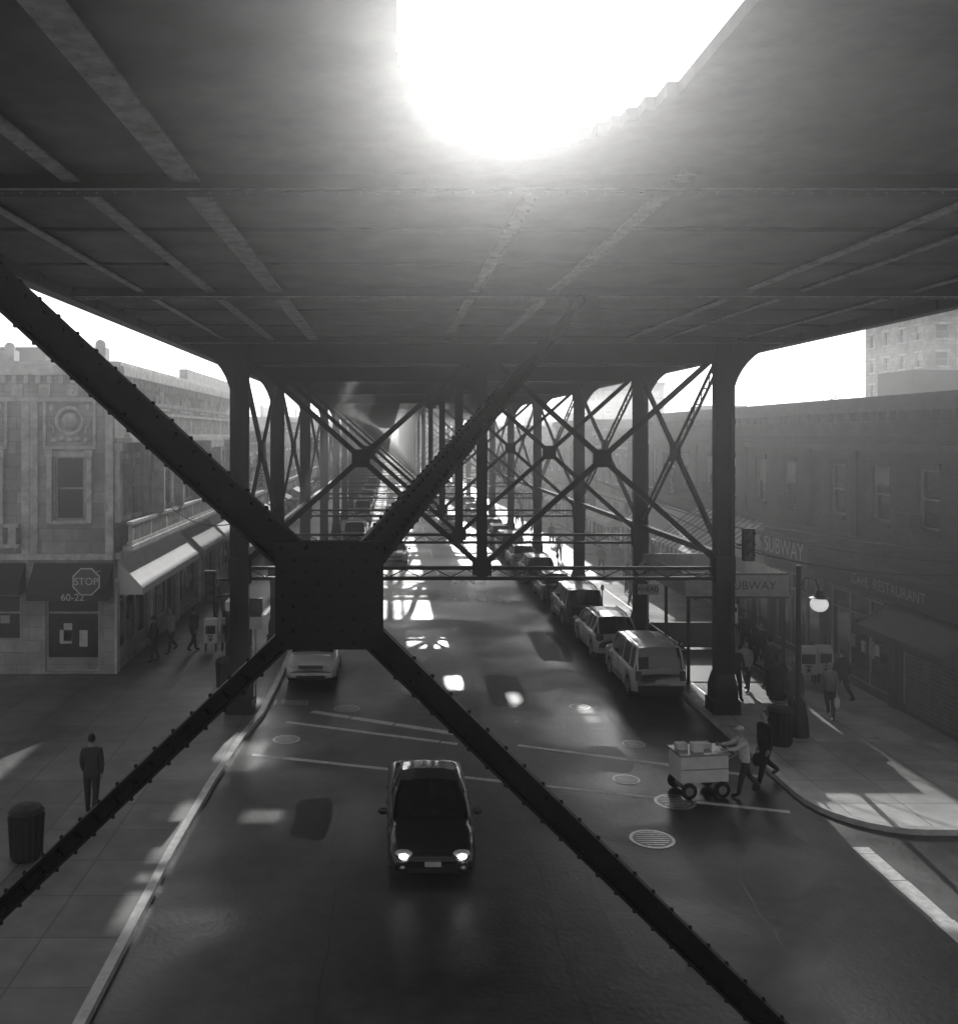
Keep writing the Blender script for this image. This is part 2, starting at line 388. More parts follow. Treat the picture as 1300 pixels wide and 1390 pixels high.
# near cross brace; its upper right arm runs forward to the third floor beam
nb=MB(); NY=4.5; ncx,ncz=-.283,8.056
def rivet(p,r=.013): nb.ell(p,(r,r*.8,r),0,8,4)
for (sx,sz,e_,w) in [(-1,1,(-4.0,NY,11.5),.165),(1,1,(4.0,19.9,11.62),.15),(-1,-1,(-3.9,NY,4.6),.09),(1,-1,(3.25,NY,4.6),.12)]:
    a=Vector((ncx+sx*.17,NY,ncz+sz*.17)); b=Vector(e_); d=(b-a).normalized(); s=d.cross(Vector((0,1,0))).normalized(); nn=s.cross(d).normalized()
    if nn.y>0: nn=-nn
    nb.beam(a,b,w,.016,0,(0,1,0))
    for k in (-1,1):
        e=s*(w/2-.008)*k
        nb.beam(a+e+nn*.035,b+e+nn*.035,.014,.055,0,(0,1,0))
    nb.beam(a-nn*.04,b-nn*.04,w*.9,.012,0,(0,1,0))
    L=(b-a).length; t=.2
    while t<min(L,9):
        for q in (-1,1): rivet(a+d*t+s*(w/2-.035)*q+nn*.012,.010)
        e=s*(w/2+.003)
        nb.ell(a+d*(t+.05)+e+nn*.03,(.011,.012,.011),0,6,4); nb.ell(a+d*(t+.05)-e+nn*.03,(.011,.012,.011),0,6,4)
        t+=.12
nb.box(3.7,4.3,19.84,19.868,11.3,11.63)
G=.25
nb.box(ncx-G,ncx+G,NY-.075,NY-.055,ncz-G,ncz+G); nb.box(ncx-G+.01,ncx+G-.01,NY+.055,NY+.075,ncz-G+.01,ncz+G-.01)
nb.box(ncx-G*.93,ncx+G*.93,NY-.054,NY+.054,ncz-G*.93,ncz+G*.93)
for i in range(9):
    for j in range(9):
        on=((i in(0,8) or j in(0,8)) and (i+j)%2==0) or i==j or i+j==8 or (abs(i-j)==2 and i not in(0,8)) or (abs(i+j-8)==2 and i not in (0,8))
        if on and R.random()<.95: rivet((ncx-G*.88+i*G*1.76/8+R.uniform(-.003,.003),NY-.076,ncz-G*.88+j*G*1.76/8+R.uniform(-.003,.003)),.0115)
nb.obj('near_cross_brace',M_steel,EL,bevel=0)
nc=MB(); column(nc,-4.5,NY,ZB); column(nc,10.4,NY,ZB); nc.box(3.4,3.7,NY-.1,NY+.1,4.3,ZB-.01); nc.box(-4.2,10.1,NY-.1,NY+.1,4.15,4.5); nc.obj('near_columns',M_steel,EL)

# ------------------------------------------------------------ buildings
rb=random.Random(77)
def facade(W,Gl,T,org,ud,nd,width,z0,z1,ops,rec=.18,sill=True,frame=.07,blind=.5):
    org=Vector(org);ud=Vector(ud);nd=Vector(nd)
    P=lambda u,z,d=0: tuple(org+ud*u+nd*d+Vector((0,0,z)))
    us=sorted({0,width}|{a for o in ops for a in o[:2]}); zs=sorted({z0,z1}|{a for o in ops for a in o[2:4]})
    for i in range(len(us)-1):
        for j in range(len(zs)-1):
            um=(us[i]+us[i+1])/2;zm=(zs[j]+zs[j+1])/2
            if any(o[0]<um<o[1] and o[2]<zm<o[3] for o in ops): continue
            W.quad(P(us[i],zs[j]),P(us[i+1],zs[j]),P(us[i+1],zs[j+1]),P(us[i],zs[j+1]))
    def bx(M,u0,u1,za,zb,d0,d1,mi=0):
        vs=[P(u0,za,d0),P(u1,za,d0),P(u1,za,d1),P(u0,za,d1),P(u0,zb,d0),P(u1,zb,d0),P(u1,zb,d1),P(u0,zb,d1)]
        M.add(vs,[(3,2,1,0),(4,5,6,7),(0,1,5,4),(1,2,6,5),(2,3,7,6),(3,0,4,7)],mi)
    for o in ops:
        a,b,c,e=o[:4]; kind=o[4] if len(o)>4 else 'w'
        W.quad(P(a,c),P(a,c,-rec),P(a,e,-rec),P(a,e));W.quad(P(b,c),P(b,e),P(b,e,-rec),P(b,c,-rec))
        W.quad(P(a,e),P(a,e,-rec),P(b,e,-rec),P(b,e));W.quad(P(a,c),P(b,c),P(b,c,-rec),P(a,c,-rec))
        t1=rb.uniform(-.012,.012);t2=rb.uniform(-.012,.012)
        Gl.quad(P(a,c,-rec+.02+t1),P(b,c,-rec+.02+t2),P(b,e,-rec+.02-t1),P(a,e,-rec+.02-t2))
        f=frame
        bx(T,a,a+f,c,e,-rec+.003,-rec+.08,1);bx(T,b-f,b,c,e,-rec+.003,-rec+.08,1);bx(T,a+f,b-f,c,c+f,-rec+.003,-rec+.08,1);bx(T,a+f,b-f,e-f,e,-rec+.003,-rec+.08,1)
        if kind=='w':
            bx(T,a+f,b-f,(c+e)/2-.03,(c+e)/2+.03,-rec+.004,-rec+.085,1)
            if sill: bx(T,a-.1,b+.1,c-.14,c-.002,.003,.12); bx(T,a-.1,b+.1,e+.002,e+.2,.003,.06)
            if rb.random()<blind:
                zz=e-f-(e-c)*rb.choice([.2,.3,.45]); bx(T,a+f,b-f,zz,e-f-.001,-rec+.035,-rec+.045,2)
        else:
            n=max(1,int((b-a)/1.3))
            for k in range(1,n): u=a+(b-a)*k/n; bx(T,u-.03,u+.03,c+f,e-f,-rec+.004,-rec+.08,1)
            bx(T,a+f,b-f,e-.7,e-.64,-rec+.005,-rec+.084,1); 
            bx(W,a+f,b-f,c+f,c+.5,-rec+.006,-rec+.07)
            for k in range(rb.randint(1,4)):
                u=rb.uniform(a+.2,b-.9); bx(T,u,u+rb.uniform(.25,.5),c+rb.uniform(.8,1.1),c+rb.uniform(1.3,1.8),-rec+.036,-rec+.044,rb.choice([1,2]))
    return P,bx
def awning(name,P,u0,u1,zt,zb,out,m,stripe=None,parent=None):
    a=MB(); n=int((u1-u0)/.35) if stripe else max(1,int((u1-u0)/1.2))
    S=4
    def prof(u,k,ph):
        t=k/S; sag=.06*math.sin(math.pi*t)*(1+.6*math.sin(u*5))
        return P(u,zt+(zb+.25-zt)*t-sag,.03+(out-.03)*t)
    for i in range(n):
        p=u0+(u1-u0)*i/n;q=u0+(u1-u0)*(i+1)/n; mi=i%2 if stripe else 0
        for k in range(S): a.quad(prof(p,k,0),prof(q,k,0),prof(q,k+1,0),prof(p,k+1,0),mi)
        a.quad(P(p,zb+.25,out),P(q,zb+.25,out),P(q,zb,out),P(p,zb,out),mi)
    a.add([P(u0,zt,.03),P(u0,zb+.25,out),P(u0,zb,out),P(u0,zb,.03)],[(0,1,2,3)]); a.add([P(u1,zt,.03),P(u1,zb+.25,out),P(u1,zb,out),P(u1,zb,.03)],[(0,1,2,3)])
    return a.obj(name,[m,stripe or m],parent)
def building(name,side,y0,y1,h,wallm,trimm,xf,depth=14,floors=2,wins=None,seed=0,front=False,win_z=None,ww=1.0,gf=4.4,awn=True,signs=True,blind=.5):
    rr=random.Random(seed); E=empty(name)
    W,Gl,T,Rf=MB(),MB(),MB(),MB()
    L=y1-y0
    if side=='L': org,ud,nd=(xf,y0,0),(0,1,0),(1,0,0)
    else: org,ud,nd=(xf,y0,0),(0,1,0),(-1,0,0)
    ops=[]
    n=max(1,int(L/4.6)); w=L/n
    for i in range(n): ops.append((i*w+.35,(i+1)*w-.35,.35,3.3,'s'))
    if wins is None:
        k=max(1,int(L/2.7)); wins=[L*(i+.5)/k for i in range(k)]
    fh=(h-gf-1.4)/(floors-1)
    for f in range(floors-1):
        za=gf+f*fh+1.0; zb=min(za+1.9,gf+(f+1)*fh-.1)
        if win_z: za,zb=win_z
        for c in wins: ops.append((c-ww/2,c+ww/2,za,zb,'w'))
    P,bx=facade(W,Gl,T,org,ud,nd,L,.1,h,ops,blind=blind)
    bx(T,-.02,L+.02,h-.45,h-.1,.003,.35); bx(T,-.02,L+.02,h-.097,h+.05,.003,.22); bx(T,0,L,gf-.12,gf+.1,.003,.22); bx(T,0,L,h-1.4,h-1.25,.003,.12)
    k=0
    while k<L-.3: bx(T,k,k+.16,h-.75,h-.453,.003,.22); k+=.6
    for i in range(n+1):
        u=min(max(i*w,.2),L-.2); bx(T,u-.2,u+.2,.1,3.6,.003,.09)
    if signs:
        for i in range(n):
            m=rr.choice([M_white,M_awnd,M_awng,M_trimd]); s=MB(); 
            a,b=i*w+.3,(i+1)*w-.3
            vs=[P(a,3.45,.004),P(b,3.45,.004),P(b,3.45,.16),P(a,3.45,.16),P(a,4.15,.004),P(b,4.15,.004),P(b,4.15,.16),P(a,4.15,.16)]
            s.add(vs,[(3,2,1,0),(4,5,6,7),(0,1,5,4),(1,2,6,5),(2,3,7,6),(3,0,4,7)]); s.obj('shop_sign',m,E)
            rot=(math.pi/2,0,math.pi/2 if side=='L' else -math.pi/2)
            if y0<130: text(rr.choice(['DELI','PHARMACY','BAKERY','NAILS','LAUNDRY','PIZZA','SHOES','FLOWERS','BARBER']),'sign_lettering',.5,M_black if m in(M_white,M_awng) else M_white,P((a+b)/2,3.8,.17),rot,E)
            if awn and rr.random()<.65: awning('awning',P,a,b,3.4,2.5,1.3,rr.choice([M_awnw,M_awnw,M_awnd,M_awng]),parent=E)
    sgn=-1 if side=='L' else 1
    xb_=xf+sgn*depth
    if front:
        d=abs(xb_-xf)
        fo=[(1.1,2.15,5.7,8.0,'w'),(4.2,5.3,5.7,8.0,'w'),(7.4,8.5,5.7,8.0,'w'),(10.4,11.5,5.7,8.0,'w'),(.55,2.5,.2,3.0,'s'),(3.4,6.2,.9,3.0,'s'),(7.4,10,.9,3.0,'s')]
        Pf,bf=facade(W,Gl,T,(xf,y0,0),(sgn,0,0),(0,-1,0),d,.1,h,fo,blind=.2)
        bf(T,-.2,d,h-.45,h-.1,.003,.35);bf(T,-.2,d,h-.097,h+.05,.003,.22);bf(T,0,d,gf-.12,gf+.1,.003,.22);bf(T,0,d,h-1.4,h-1.25,.003,.12)
        for u in (0.02,2.75,3.05,6.6): bf(T,u,u+.28,4.5,h-1.41,.003,.12)
        front=(Pf,bf)
    else: W.quad((xf,y0,.1),(xb_,y0,.1),(xb_,y0,h),(xf,y0,h))
    W.quad((xf,y1,.1),(xb_,y1,.1),(xb_,y1,h),(xf,y1,h)); W.quad((xb_,y0,.1),(xb_,y1,.1),(xb_,y1,h),(xb_,y0,h))
    a,b=min(xf,xb_),max(xf,xb_)
    Rf.quad((a+.01,y0+.01,h-.5),(b-.01,y0+.01,h-.5),(b-.01,y1-.01,h-.5),(a+.01,y1-.01,h-.5))
    if rr.random()<.7:
        q=(y0+y1)/2; Rf.box((a+b)/2-1.5,(a+b)/2+1.5,q-1.5,q+1.5,h-.49,h+1.6); Rf.tube([((a+b)/2+3,q+2,h-.4),((a+b)/2+3,q+2,h+1.5)],.15,8)
    W.obj('walls',wallm,E);Gl.obj('window_glass',M_glass,E);T.obj('trim_and_frames',[trimm,M_frame,M_blind],E);Rf.obj('roof',M_roof,E)
    return E,P,bx,front
E,P,bx,fr=building('ornate_corner_building','L',34.7,60,11.4,M_stone,M_trim,-10,16,front=True,win_z=(5.75,7.9),seed=3,awn=False,signs=False,
   wins=[1.2,2.9,5.6,6.9,8.2,11.0,12.6,15.3,16.6,17.9,20.6,22.4,24],ww=.95,blind=.25)
Pf,bf=fr
t=MB()
def bxm(P,u0,u1,za,zb,d0,d1,M):
    vs=[P(u0,za,d0),P(u1,za,d0),P(u1,za,d1),P(u0,za,d1),P(u0,zb,d0),P(u1,zb,d0),P(u1,zb,d1),P(u0,zb,d1)]
    M.add(vs,[(3,2,1,0),(4,5,6,7),(0,1,5,4),(1,2,6,5),(2,3,7,6),(3,0,4,7)])
def balust(P,u0,u1,z0,z1,d,M):
    bxm(P,u0,u1,z1-.12,z1,d-.12,d+.1,M); bxm(P,u0,u1,z0,z0+.12,d-.12,d+.1,M)
    u=u0+.1; k=0
    while u<u1-.15:
        w=.28 if k%9==0 else .07
        bxm(P,u,u+w,z0+.121,z1-.121,d-.09,d+.07,M); 
        if k%9: 
            c=P(u+.035,(z0+z1)/2-.08,d-.01); M.ell(c,(.075,.075,.15),0,6,5)
            if z1-z0>.7: M.tube([P(u+.035+.1*math.cos(q*math.pi/3),z1-.26+.1*math.sin(q*math.pi/3),d) for q in range(7)],.02,4)
        u+=w+.2; k+=1
balust(P,0.4,25,4.75,5.6,.45,t); balust(P,.2,25.1,8.7,9.7,.42,t)
bxm(P,.2,25.1,8.52,8.69,.003,.6,t); bxm(P,.2,25.1,4.56,4.74,.23,.62,t)
balust(Pf,3.3,15.5,4.75,5.6,.4,t)
for u in (.02,4.1,9.7,13.9,19.2,24.8):
    bxm(P,u,u+.4,5.61,8.5,.003,.18,t); bxm(P,u-.06,u+.46,8.2,8.49,.181,.3,t)
for u in (5.0,14.7):
    bxm(P,u,u+.22,5.61,8.5,.19,.62,t); bxm(P,u+3.7,u+3.92,5.61,8.5,.19,.62,t); bxm(P,u,u+3.92,8.15,8.5,.625,.75,t)
for u in (1.5,6.9,11.8,16.6,21.5):
    c=P(u,10.35,.05); t.ell(c,(.1,.42,.33),0,12,8); 
    for q in (-1,1): t.ell(P(u+q*.8,10.3,.04),(.08,.25,.2),0,10,6)
    bxm(P,u-1.4,u+1.4,9.85,9.92,.003,.1,t)
for u in (1.6,4.8,8.0,11):
    t.ell(Pf(u,9.3,.03),(.30,.14,.30),0,14,8); t.tube([Pf(u+.48*math.cos(k*math.pi/8),9.3+.48*math.sin(k*math.pi/8),.05) for k in range(17)],.07,6)
    bxm(Pf,u-.95,u-.85,8.4,10,.003,.12,t); bxm(Pf,u+.85,u+.95,8.4,10,.003,.12,t); bxm(Pf,u-.95,u+.95,8.28,8.39,.003,.16,t)
    for a_ in range(5): t.ell(Pf(u+(a_-2)*.3,8.6+.05*(a_%2),.03),(.12,.1,.1),0,8,6)
    for q in (-1,1):
        t.ell(Pf(u+q*.65,9.78,.03),(.12,.1,.14),0,8,6); t.tube([Pf(u+q*(.55+.2*k/6),8.85+.5*k/6+.1*math.sin(k),.05) for k in range(7)],.045,5)
        bxm(Pf,u+q*.72-.09,u+q*.72+.09,5.6,8.2,.003,.16,t); bxm(Pf,u+q*.72-.14,u+q*.72+.14,8.0,8.26,.161,.24,t)
for u in range(0,15): bxm(Pf,u+.3,u+.7,10.18,10.62,.003,.1,t); t.ell(Pf(u+.5,10.4,.1),(.1,.05,.12),0,8,5)
k=0.1
while k<15.5: bxm(Pf,k,k+.16,10.66,10.94,.101,.24,t); k+=.42
for c,hh in ((0.3,.5),(3.6,.4)): bxm(Pf,c,c+.5,11.46,11.46+hh,-.4,.1,t); t.ell(Pf(c+.25,11.55+hh,-.15),(.2,.2,.22),0,10,7)
bxm(P,12,25,11.46,12.0,-.3,.1,t)
t.obj('balustrades_and_ornament',M_trim,E)
awning('awning',P,.3,10.6,4.2,2.95,.95,M_awnw,parent=E); awning('awning',P,11.2,17,4.3,3.0,1.1,M_awng,parent=E); awning('awning',P,17.6,24.8,4.3,3.0,1.1,M_awnw,parent=E)
awning('awning',Pf,.05,2.9,4.15,2.9,.8,M_awnd,parent=E); awning('awning',Pf,3.2,9,4.15,3.1,.8,M_awnd,parent=E)
for u in (5.6,6.9,8.2): awning('window_awning',P,u-.55,u+.55,8.1,7.3,.55,M_awng,parent=E)
text('60-22','address_lettering',.36,M_white,Pf(1.25,3.03,.815),(math.pi/2,0,0),E)
sg=empty('stop_sign',(-10.75,33.83,0))
s=MB()
def octo(M,r,y,mi,c=(0,0,3.6)):
    M.add([(c[0]+r*math.cos(math.pi/8+k*math.pi/4),y,c[2]+r*math.sin(math.pi/8+k*math.pi/4)) for k in range(8)],[tuple(range(8))],mi)
octo(s,.52,0,1);octo(s,.475,-.005,0);octo(s,.52,.03,1)
s.beam((-.3,.04,3.9),(-.3,.85,3.9),.04,.04,1); s.beam((.3,.04,3.9),(.3,.85,3.9),.04,.04,1)
s.obj('board',[mat('sign_red',.10,.4,.1,3),M_white],sg); text('STOP','lettering',.36,M_white,(0,-.012,3.6),(math.pi/2,0,0),sg)

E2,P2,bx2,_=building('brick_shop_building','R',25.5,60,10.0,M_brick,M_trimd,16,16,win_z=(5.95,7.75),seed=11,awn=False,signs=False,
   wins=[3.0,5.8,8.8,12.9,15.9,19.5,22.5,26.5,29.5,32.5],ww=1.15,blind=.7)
t=MB()
bxm(P2,0,34.5,8.25,8.5,.003,.3,t); bxm(P2,0,34.5,5.1,5.3,.003,.15,t)
for u in (1.0,7.2,10.9,17.5,24.4,33.8): bxm(P2,u,u+.35,5.31,8.24,.003,.12,t)
for u in (12.2,3,22):  bxm(P2,u+.3,u+1.0,5.97,6.4,.003,.4,t)
t.obj('pilasters',M_trimd,E2)
s=MB(); bxm(P2,10.6,15.0,3.75,4.75,.01,.3,s); o=s.obj('shop_sign',mat('sign_board',.12,.5,.1,3),E2); text('SUBWAY','sign_lettering',.95,M_white,P2(12.8,4.25,.32),(math.pi/2,0,-math.pi/2),E2)
s=MB(); bxm(P2,0,10.2,3.5,4.3,.01,.22,s); s.obj('shop_sign',M_awnd,E2); text('CAFE  RESTAURANT','sign_lettering',.5,M_awng,P2(5,3.9,.24),(math.pi/2,0,-math.pi/2),E2)
awning('striped_awning',P2,15.4,24.6,5.05,3.1,2.4,M_awnw,stripe=M_awng,parent=E2); awning('awning',P2,25.5,33.5,4.7,3.2,1.8,M_awnw,parent=E2)
awning('awning',P2,.4,5.2,3.45,2.5,1.1,M_awnd,parent=E2)
s=MB()
for i in range(22): bxm(P2,.9,4.2,.3+i*.13,.41+i*.13,.02,.05,s)
s.obj('roller_shutter',mat('shutter',.14,.5,.3,3),E2)
y=60.3; k=0
for (L,h) in [(14,9.2),(18,10.0),(12,8.2),(20,9.8),(16,9),(22,10),(20,9.0),(24,10),(30,9.5),(40,10)]:
    building('shop_building','R',y,y+L,h,[M_brick2,M_brick,M_stone][k%3],[M_trim,M_trimd][k%2],16,14,floors=2,seed=20+k); y+=L+.3; k+=1
y=60.3;k=0
for (L,h) in [(16,9.5),(14,8.2),(22,10.5),(16,8.8),(20,11.2),(18,9.2),(24,10),(26,11.5),(34,9.5),(30,11)]:
    building('shop_building','L',y,y+L,h,[M_stone,M_brick2,M_brick][k%3],[M_trim,M_trimd][k%2],-10,14,floors=2 if h<10.8 else 3,seed=50+k); y+=L+.3;k+=1
building('shop_building','R',-36,-5,10,M_brick2,M_trim,17,14,seed=91)
def block(name,x0,x1,y0,y1,h,m,fl=3.1):
    E=empty(name);W,Gl,T=MB(),MB(),MB(); d=x1-x0
    ops=[];n=int(d/3.2)
    for f in range(int(h/fl)):
        for i in range(n): u=(i+.5)*d/n; ops.append((u-.7,u+.7,f*fl+1,f*fl+2.6,'w'))
    facade(W,Gl,T,(x0,y0,0),(1,0,0),(0,-1,0),d,0,h,ops,rec=.2)
    ops=[];dd=y1-y0;n=int(dd/3.2)
    for f in range(int(h/fl)):
        for i in range(n): u=(i+.5)*dd/n; ops.append((u-.7,u+.7,f*fl+1,f*fl+2.6,'w'))
    facade(W,Gl,T,(x0,y0,0),(0,1,0),(-1,0,0),dd,0,h,ops,rec=.2)
    W.quad((x1,y0,0),(x1,y1,0),(x1,y1,h),(x1,y0,h));W.quad((x0,y1,0),(x1,y1,0),(x1,y1,h),(x0,y1,h));W.quad((x0,y0,h-.3),(x1,y0,h-.3),(x1,y1,h-.3),(x0,y1,h-.3))
    W.box(x0-.2,x1+.2,y0-.2,y0-.01,h-.4,h+.3)
    W.obj('walls',m,E);Gl.obj('window_glass',M_glass,E);T.obj('trim_and_frames',[M_trim,M_frame,M_blind],E)
block('apartment_building',60,86,107,121,22.5,M_stone)
block('apartment_building',-75,-52,120,140,20,M_brick2)
block('apartment_building',46,60,210,230,20,M_brick2)
def blade(x,y,z0,z1,side,txt,m=M_white):
    e=empty('blade_sign',(x,y,0)); s=MB(); s.box(-.45,.45,-.1,.1,z0,z1); s.beam((side*.45,0,z1-.2),(side*1.2,0,z1-.2),.05,.05); s.beam((side*.45,0,z0+.2),(side*1.2,0,z0+.2),.05,.05); s.obj('board',m,e)
    n=len(txt);h=(z1-z0-.2)/n
    for i,c in enumerate(txt): text(c,'lettering',h*1.1,M_black if m==M_white else M_white,(0,-.104,z1-.1-h*(i+.5)),(math.pi/2,0,0),e)
blade(14.9,58.5,5.4,8.4,1,'BAKERY'); blade(14.8,50.5,5.6,7.9,1,'NAILS',M_awnd); blade(14.8,77,5.4,8.0,1,'DRUGS'); blade(-8.9,66,5,7.5,-1,'PIZZA')

# ------------------------------------------------------------ vehicles
def interp(tab,x):
    if x<=tab[0][0]: return tab[0][1]
    for (a,b),(c,d) in zip(tab,tab[1:]):
        if x<=c:
            t=(x-a)/(c-a); t=t*t*(3-2*t)*.5+t*.5; return b+(d-b)*t
    return tab[-1][1]
CT={
'sedan':dict(L=4.6,W=.89,top=[(-2.3,.72),(-2.22,.93),(-1.9,1.03),(-1.5,1.03),(-.9,.97),(1.0,.96),(1.5,.90),(2.05,.78),(2.24,.66),(2.3,.52)],gh=(1.25,.45,-.72,-1.62),belt=.93,roof=1.44,wb=.80,wt=.58,R=.32,wy=1.38),
'suv':dict(L=4.45,W=.91,top=[(-2.22,.9),(-2.18,1.08),(-1.5,1.1),(1.0,1.1),(1.9,1.05),(2.12,.96),(2.22,.8)],gh=(1.12,.62,-2.0,-2.16),belt=1.06,roof=1.78,wb=.84,wt=.71,R=.37,wy=1.33),
'crossover':dict(L=4.6,W=.91,top=[(-2.3,.78),(-2.22,1.02),(-1.6,1.08),(1.0,1.05),(1.7,.98),(2.15,.84),(2.27,.68),(2.3,.55)],gh=(1.4,.6,-1.55,-2.15),belt=1.02,roof=1.62,wb=.83,wt=.64,R=.35,wy=1.36),
}
def car(name,kind,x,y,away,paint,lit=False,z=.008,yaw=0):
    T=CT[kind]; L=T['L'];hl=L/2;E=empty(name,(x,y,z),(0 if away else math.pi)+yaw)
    B=MB(); N=56; R_=T['R'];ar=R_+.06
    vs=[];fs=[]
    for i in range(N+1):
        yy=-hl+L*i/N
        zt=interp(T['top'],yy)
        e=max(0,abs(yy)-(hl-.55))/.55; w=T['W']*(1-.16*e**2.2)
        zb=.27+.06*e
        for s_ in (-1,1):
            dd=abs(yy-s_*T['wy'])
            if dd<ar: zb=max(zb,R_+math.sqrt(ar*ar-dd*dd))
        zb=min(zb,zt-.12)
        m=(zb+zt)/2
        prof=[(0,zb),(w-.10,zb),(w-.015,zb+.02),(w,m-.0),(w-.012,zt-.12),(w-.07,zt-.03),(w*.72,zt+.012),(0,zt+.03)]
        vs+=[(a,yy,b) for a,b in prof]+[(-a,yy,b) for a,b in prof[-2:0:-1]]
    n=14
    for i in range(N):
        for k in range(n): fs.append((i*n+k,i*n+(k+1)%n,(i+1)*n+(k+1)%n,(i+1)*n+k))
    fs.append(tuple(range(n)));fs.append(tuple(reversed([N*n+k for k in range(n)])))
    B.add(vs,fs,0)
    o=B.obj('body',paint,E,smooth=True)
    g0,g1,g2,g3=T['gh'];zb,zr,wb,wt=T['belt'],T['roof'],T['wb'],T['wt']
    Gm=MB();Pm=MB()
    st=[(g0,wb*.93,zb,wb*.93,zb+.01),((g0+g1)/2,wb*.99,zb,(wb+wt)/2*1.0,zb+(zr-zb)*.55),(g1,wb,zb,wt,zr-.03),((g1+g2)/2,wb,zb,wt*1.02,zr),(g2,wb*.99,zb,wt*.96,zr-.04),((g2+g3)/2,wb*.97,zb,(wb*.9+wt)/2,zb+(zr-zb)*.54),(g3,wb*.93,zb,wb*.88,zb+.01)]
    def ringp(s,off=0): 
        y,a,z0,b,z1=s
        return [Vector((-a-off,y,z0)),Vector((-b-off,y,z1)),Vector((-b*.5,y,z1+.035+off)),Vector((0,y,z1+.045+off)),Vector((b*.5,y,z1+.035+off)),Vector((b+off,y,z1)),Vector((a+off,y,z0))]
    for i in range(6):
        A=ringp(st[i]);C=ringp(st[i+1])
        for k in range(6):
            Gm.quad(A[k],C[k],C[k+1],A[k+1])
    Gm.obj('glass',M_glass,E,smooth=False)
    for i in range(2,4):
        A=ringp(st[i],.006);C=ringp(st[i+1],.006)
        for k in range(1,5): Pm.quad(A[k],C[k],C[k+1],A[k+1])
    for s in (-1,1):
        k=1 if s<0 else 5
        rr=[ringp(x_,.004) for x_ in st]
        for i in range(6): Pm.beam(rr[i][k],rr[i+1][k],.055,.05)
        mid=[st[2][0]*.45+st[4][0]*.55] if kind=='sedan' else [st[3][0]+.15, st[4][0]+.55]
        for ym in mid:
            Pm.beam(Vector((s*(wb+.004),ym,zb)),Vector((s*(wt+.006),ym+.0,zr-.01)),.08,.03,0,(s,0,0))
        if kind!='sedan':
            Pm.beam(Vector((s*wb*.985,g2-.03,zb)),Vector((s*wt*.97,g2+.02,zr-.03)),.16,.04,0,(s,0,0))
            Pm.tube([Vector((s*wt*.85,g1-.1,zr+.01)),Vector((s*wt*.87,g1-.2,zr+.08)),Vector((s*wt*.87,g2+.3,zr+.08)),Vector((s*wt*.85,g2+.2,zr+.01))],.018,6,1)
        Pm.ell((s*(T['W']+.09),g0-.25,zb+.06),(.10,.06,.075),0,10,7)
        for yd in (-.1,.75): Pm.box(s*T['W']*1.0-.01,s*T['W']+.004,yd-.006,yd+.006,.4,zb-.06,1) if s>0 else Pm.box(-T['W']-.004,-T['W']+.01,yd-.006,yd+.006,.4,zb-.06,1)
        for yd in (.0,-.9): Pm.box(min(s*T['W'],s*(T['W']+.025)),max(s*T['W'],s*(T['W']+.025)),yd-.2,yd-.05,zb-.2,zb-.16,0)
    Pm.obj('roof_and_pillars',[paint,M_black],E,smooth=False)
    D=MB()
    mats=[M_black,M_lamp,M_tail,M_plate,M_lampon,paint,M_rim]
    wF=T['W']*.84
    top=T['top']
    zf=interp(top,hl-.12)
    for s in (-1,1):
        D.ell((s*(wF-.20),hl-.13,zf-.06),(.2,.13,.075 if kind!='suv' else .09),1,14,8)
        if lit: D.ell((s*(wF-.18),hl-.0,zf-.08),(.09,.05,.05),4,12,6)
        D.ell((s*(wF-.16),hl-.01,.42),(.07,.05,.05),1,10,6)
        if kind=='sedan': D.ell((s*(wF-.16),-hl+.06,.82),(.22,.1,.09),2,12,8)
        elif kind=='suv': D.box(s*(wF-.04)-.09,s*(wF-.04)+.09,-hl-.01,-hl+.1,.72,1.02,2)
        else: D.ell((s*(wF-.07),-hl+.10,.93),(.16,.12,.17),2,12,8)
        D.beam((s*.45,g0+.1,interp(top,g0+.1)+.022),(s*.38,hl-.3,interp(top,hl-.3)+.02),.02,.012,5)
    D.box(-.42,.42,hl-.05,hl+.012,zf-.17,zf-.06,0)
    for i in range(3): D.box(-.41,.41,hl+.012,hl+.018,zf-.16+i*.035,zf-.15+i*.035,6)
    D.box(-.5,.5,hl-.06,hl+.01,.3,.4,0); D.box(-.16,.16,hl+.033,hl+.04,.43,.53,3)
    D.box(-.15,.15,-hl-.02,-hl-.008,.62 if kind!='sedan' else .7,.74 if kind!='sedan' else .8,3)
    D.box(-wF+.02,wF-.02,-hl-.07,-hl+.04,.36,.56,0 if kind=='suv' else 5); D.box(-wF+.1,wF-.1,-hl-.01,-hl+.1,.24,.35,0)
    D.box(-wF+.04,wF-.04,hl-.06,hl+.03,.42,.5,5) if kind!='suv' else D.box(-wF+.02,wF-.02,hl-.04,hl+.07,.38,.56,0)
    if kind=='suv': D.box(-.3,.3,-hl-.015,-hl,.58,.6,0)
    for s in (-.35,.25): D.beam((s,g0+.02,zb+.03),(s+.45,g0-.25,zb+.2),.015,.015,0)
    D.obj('lights_and_trim',mats,E)
    Wm=MB()
    Wm.box(-T['W']+.2,T['W']-.2,-hl+.35,hl-.35,.2,.5,0)
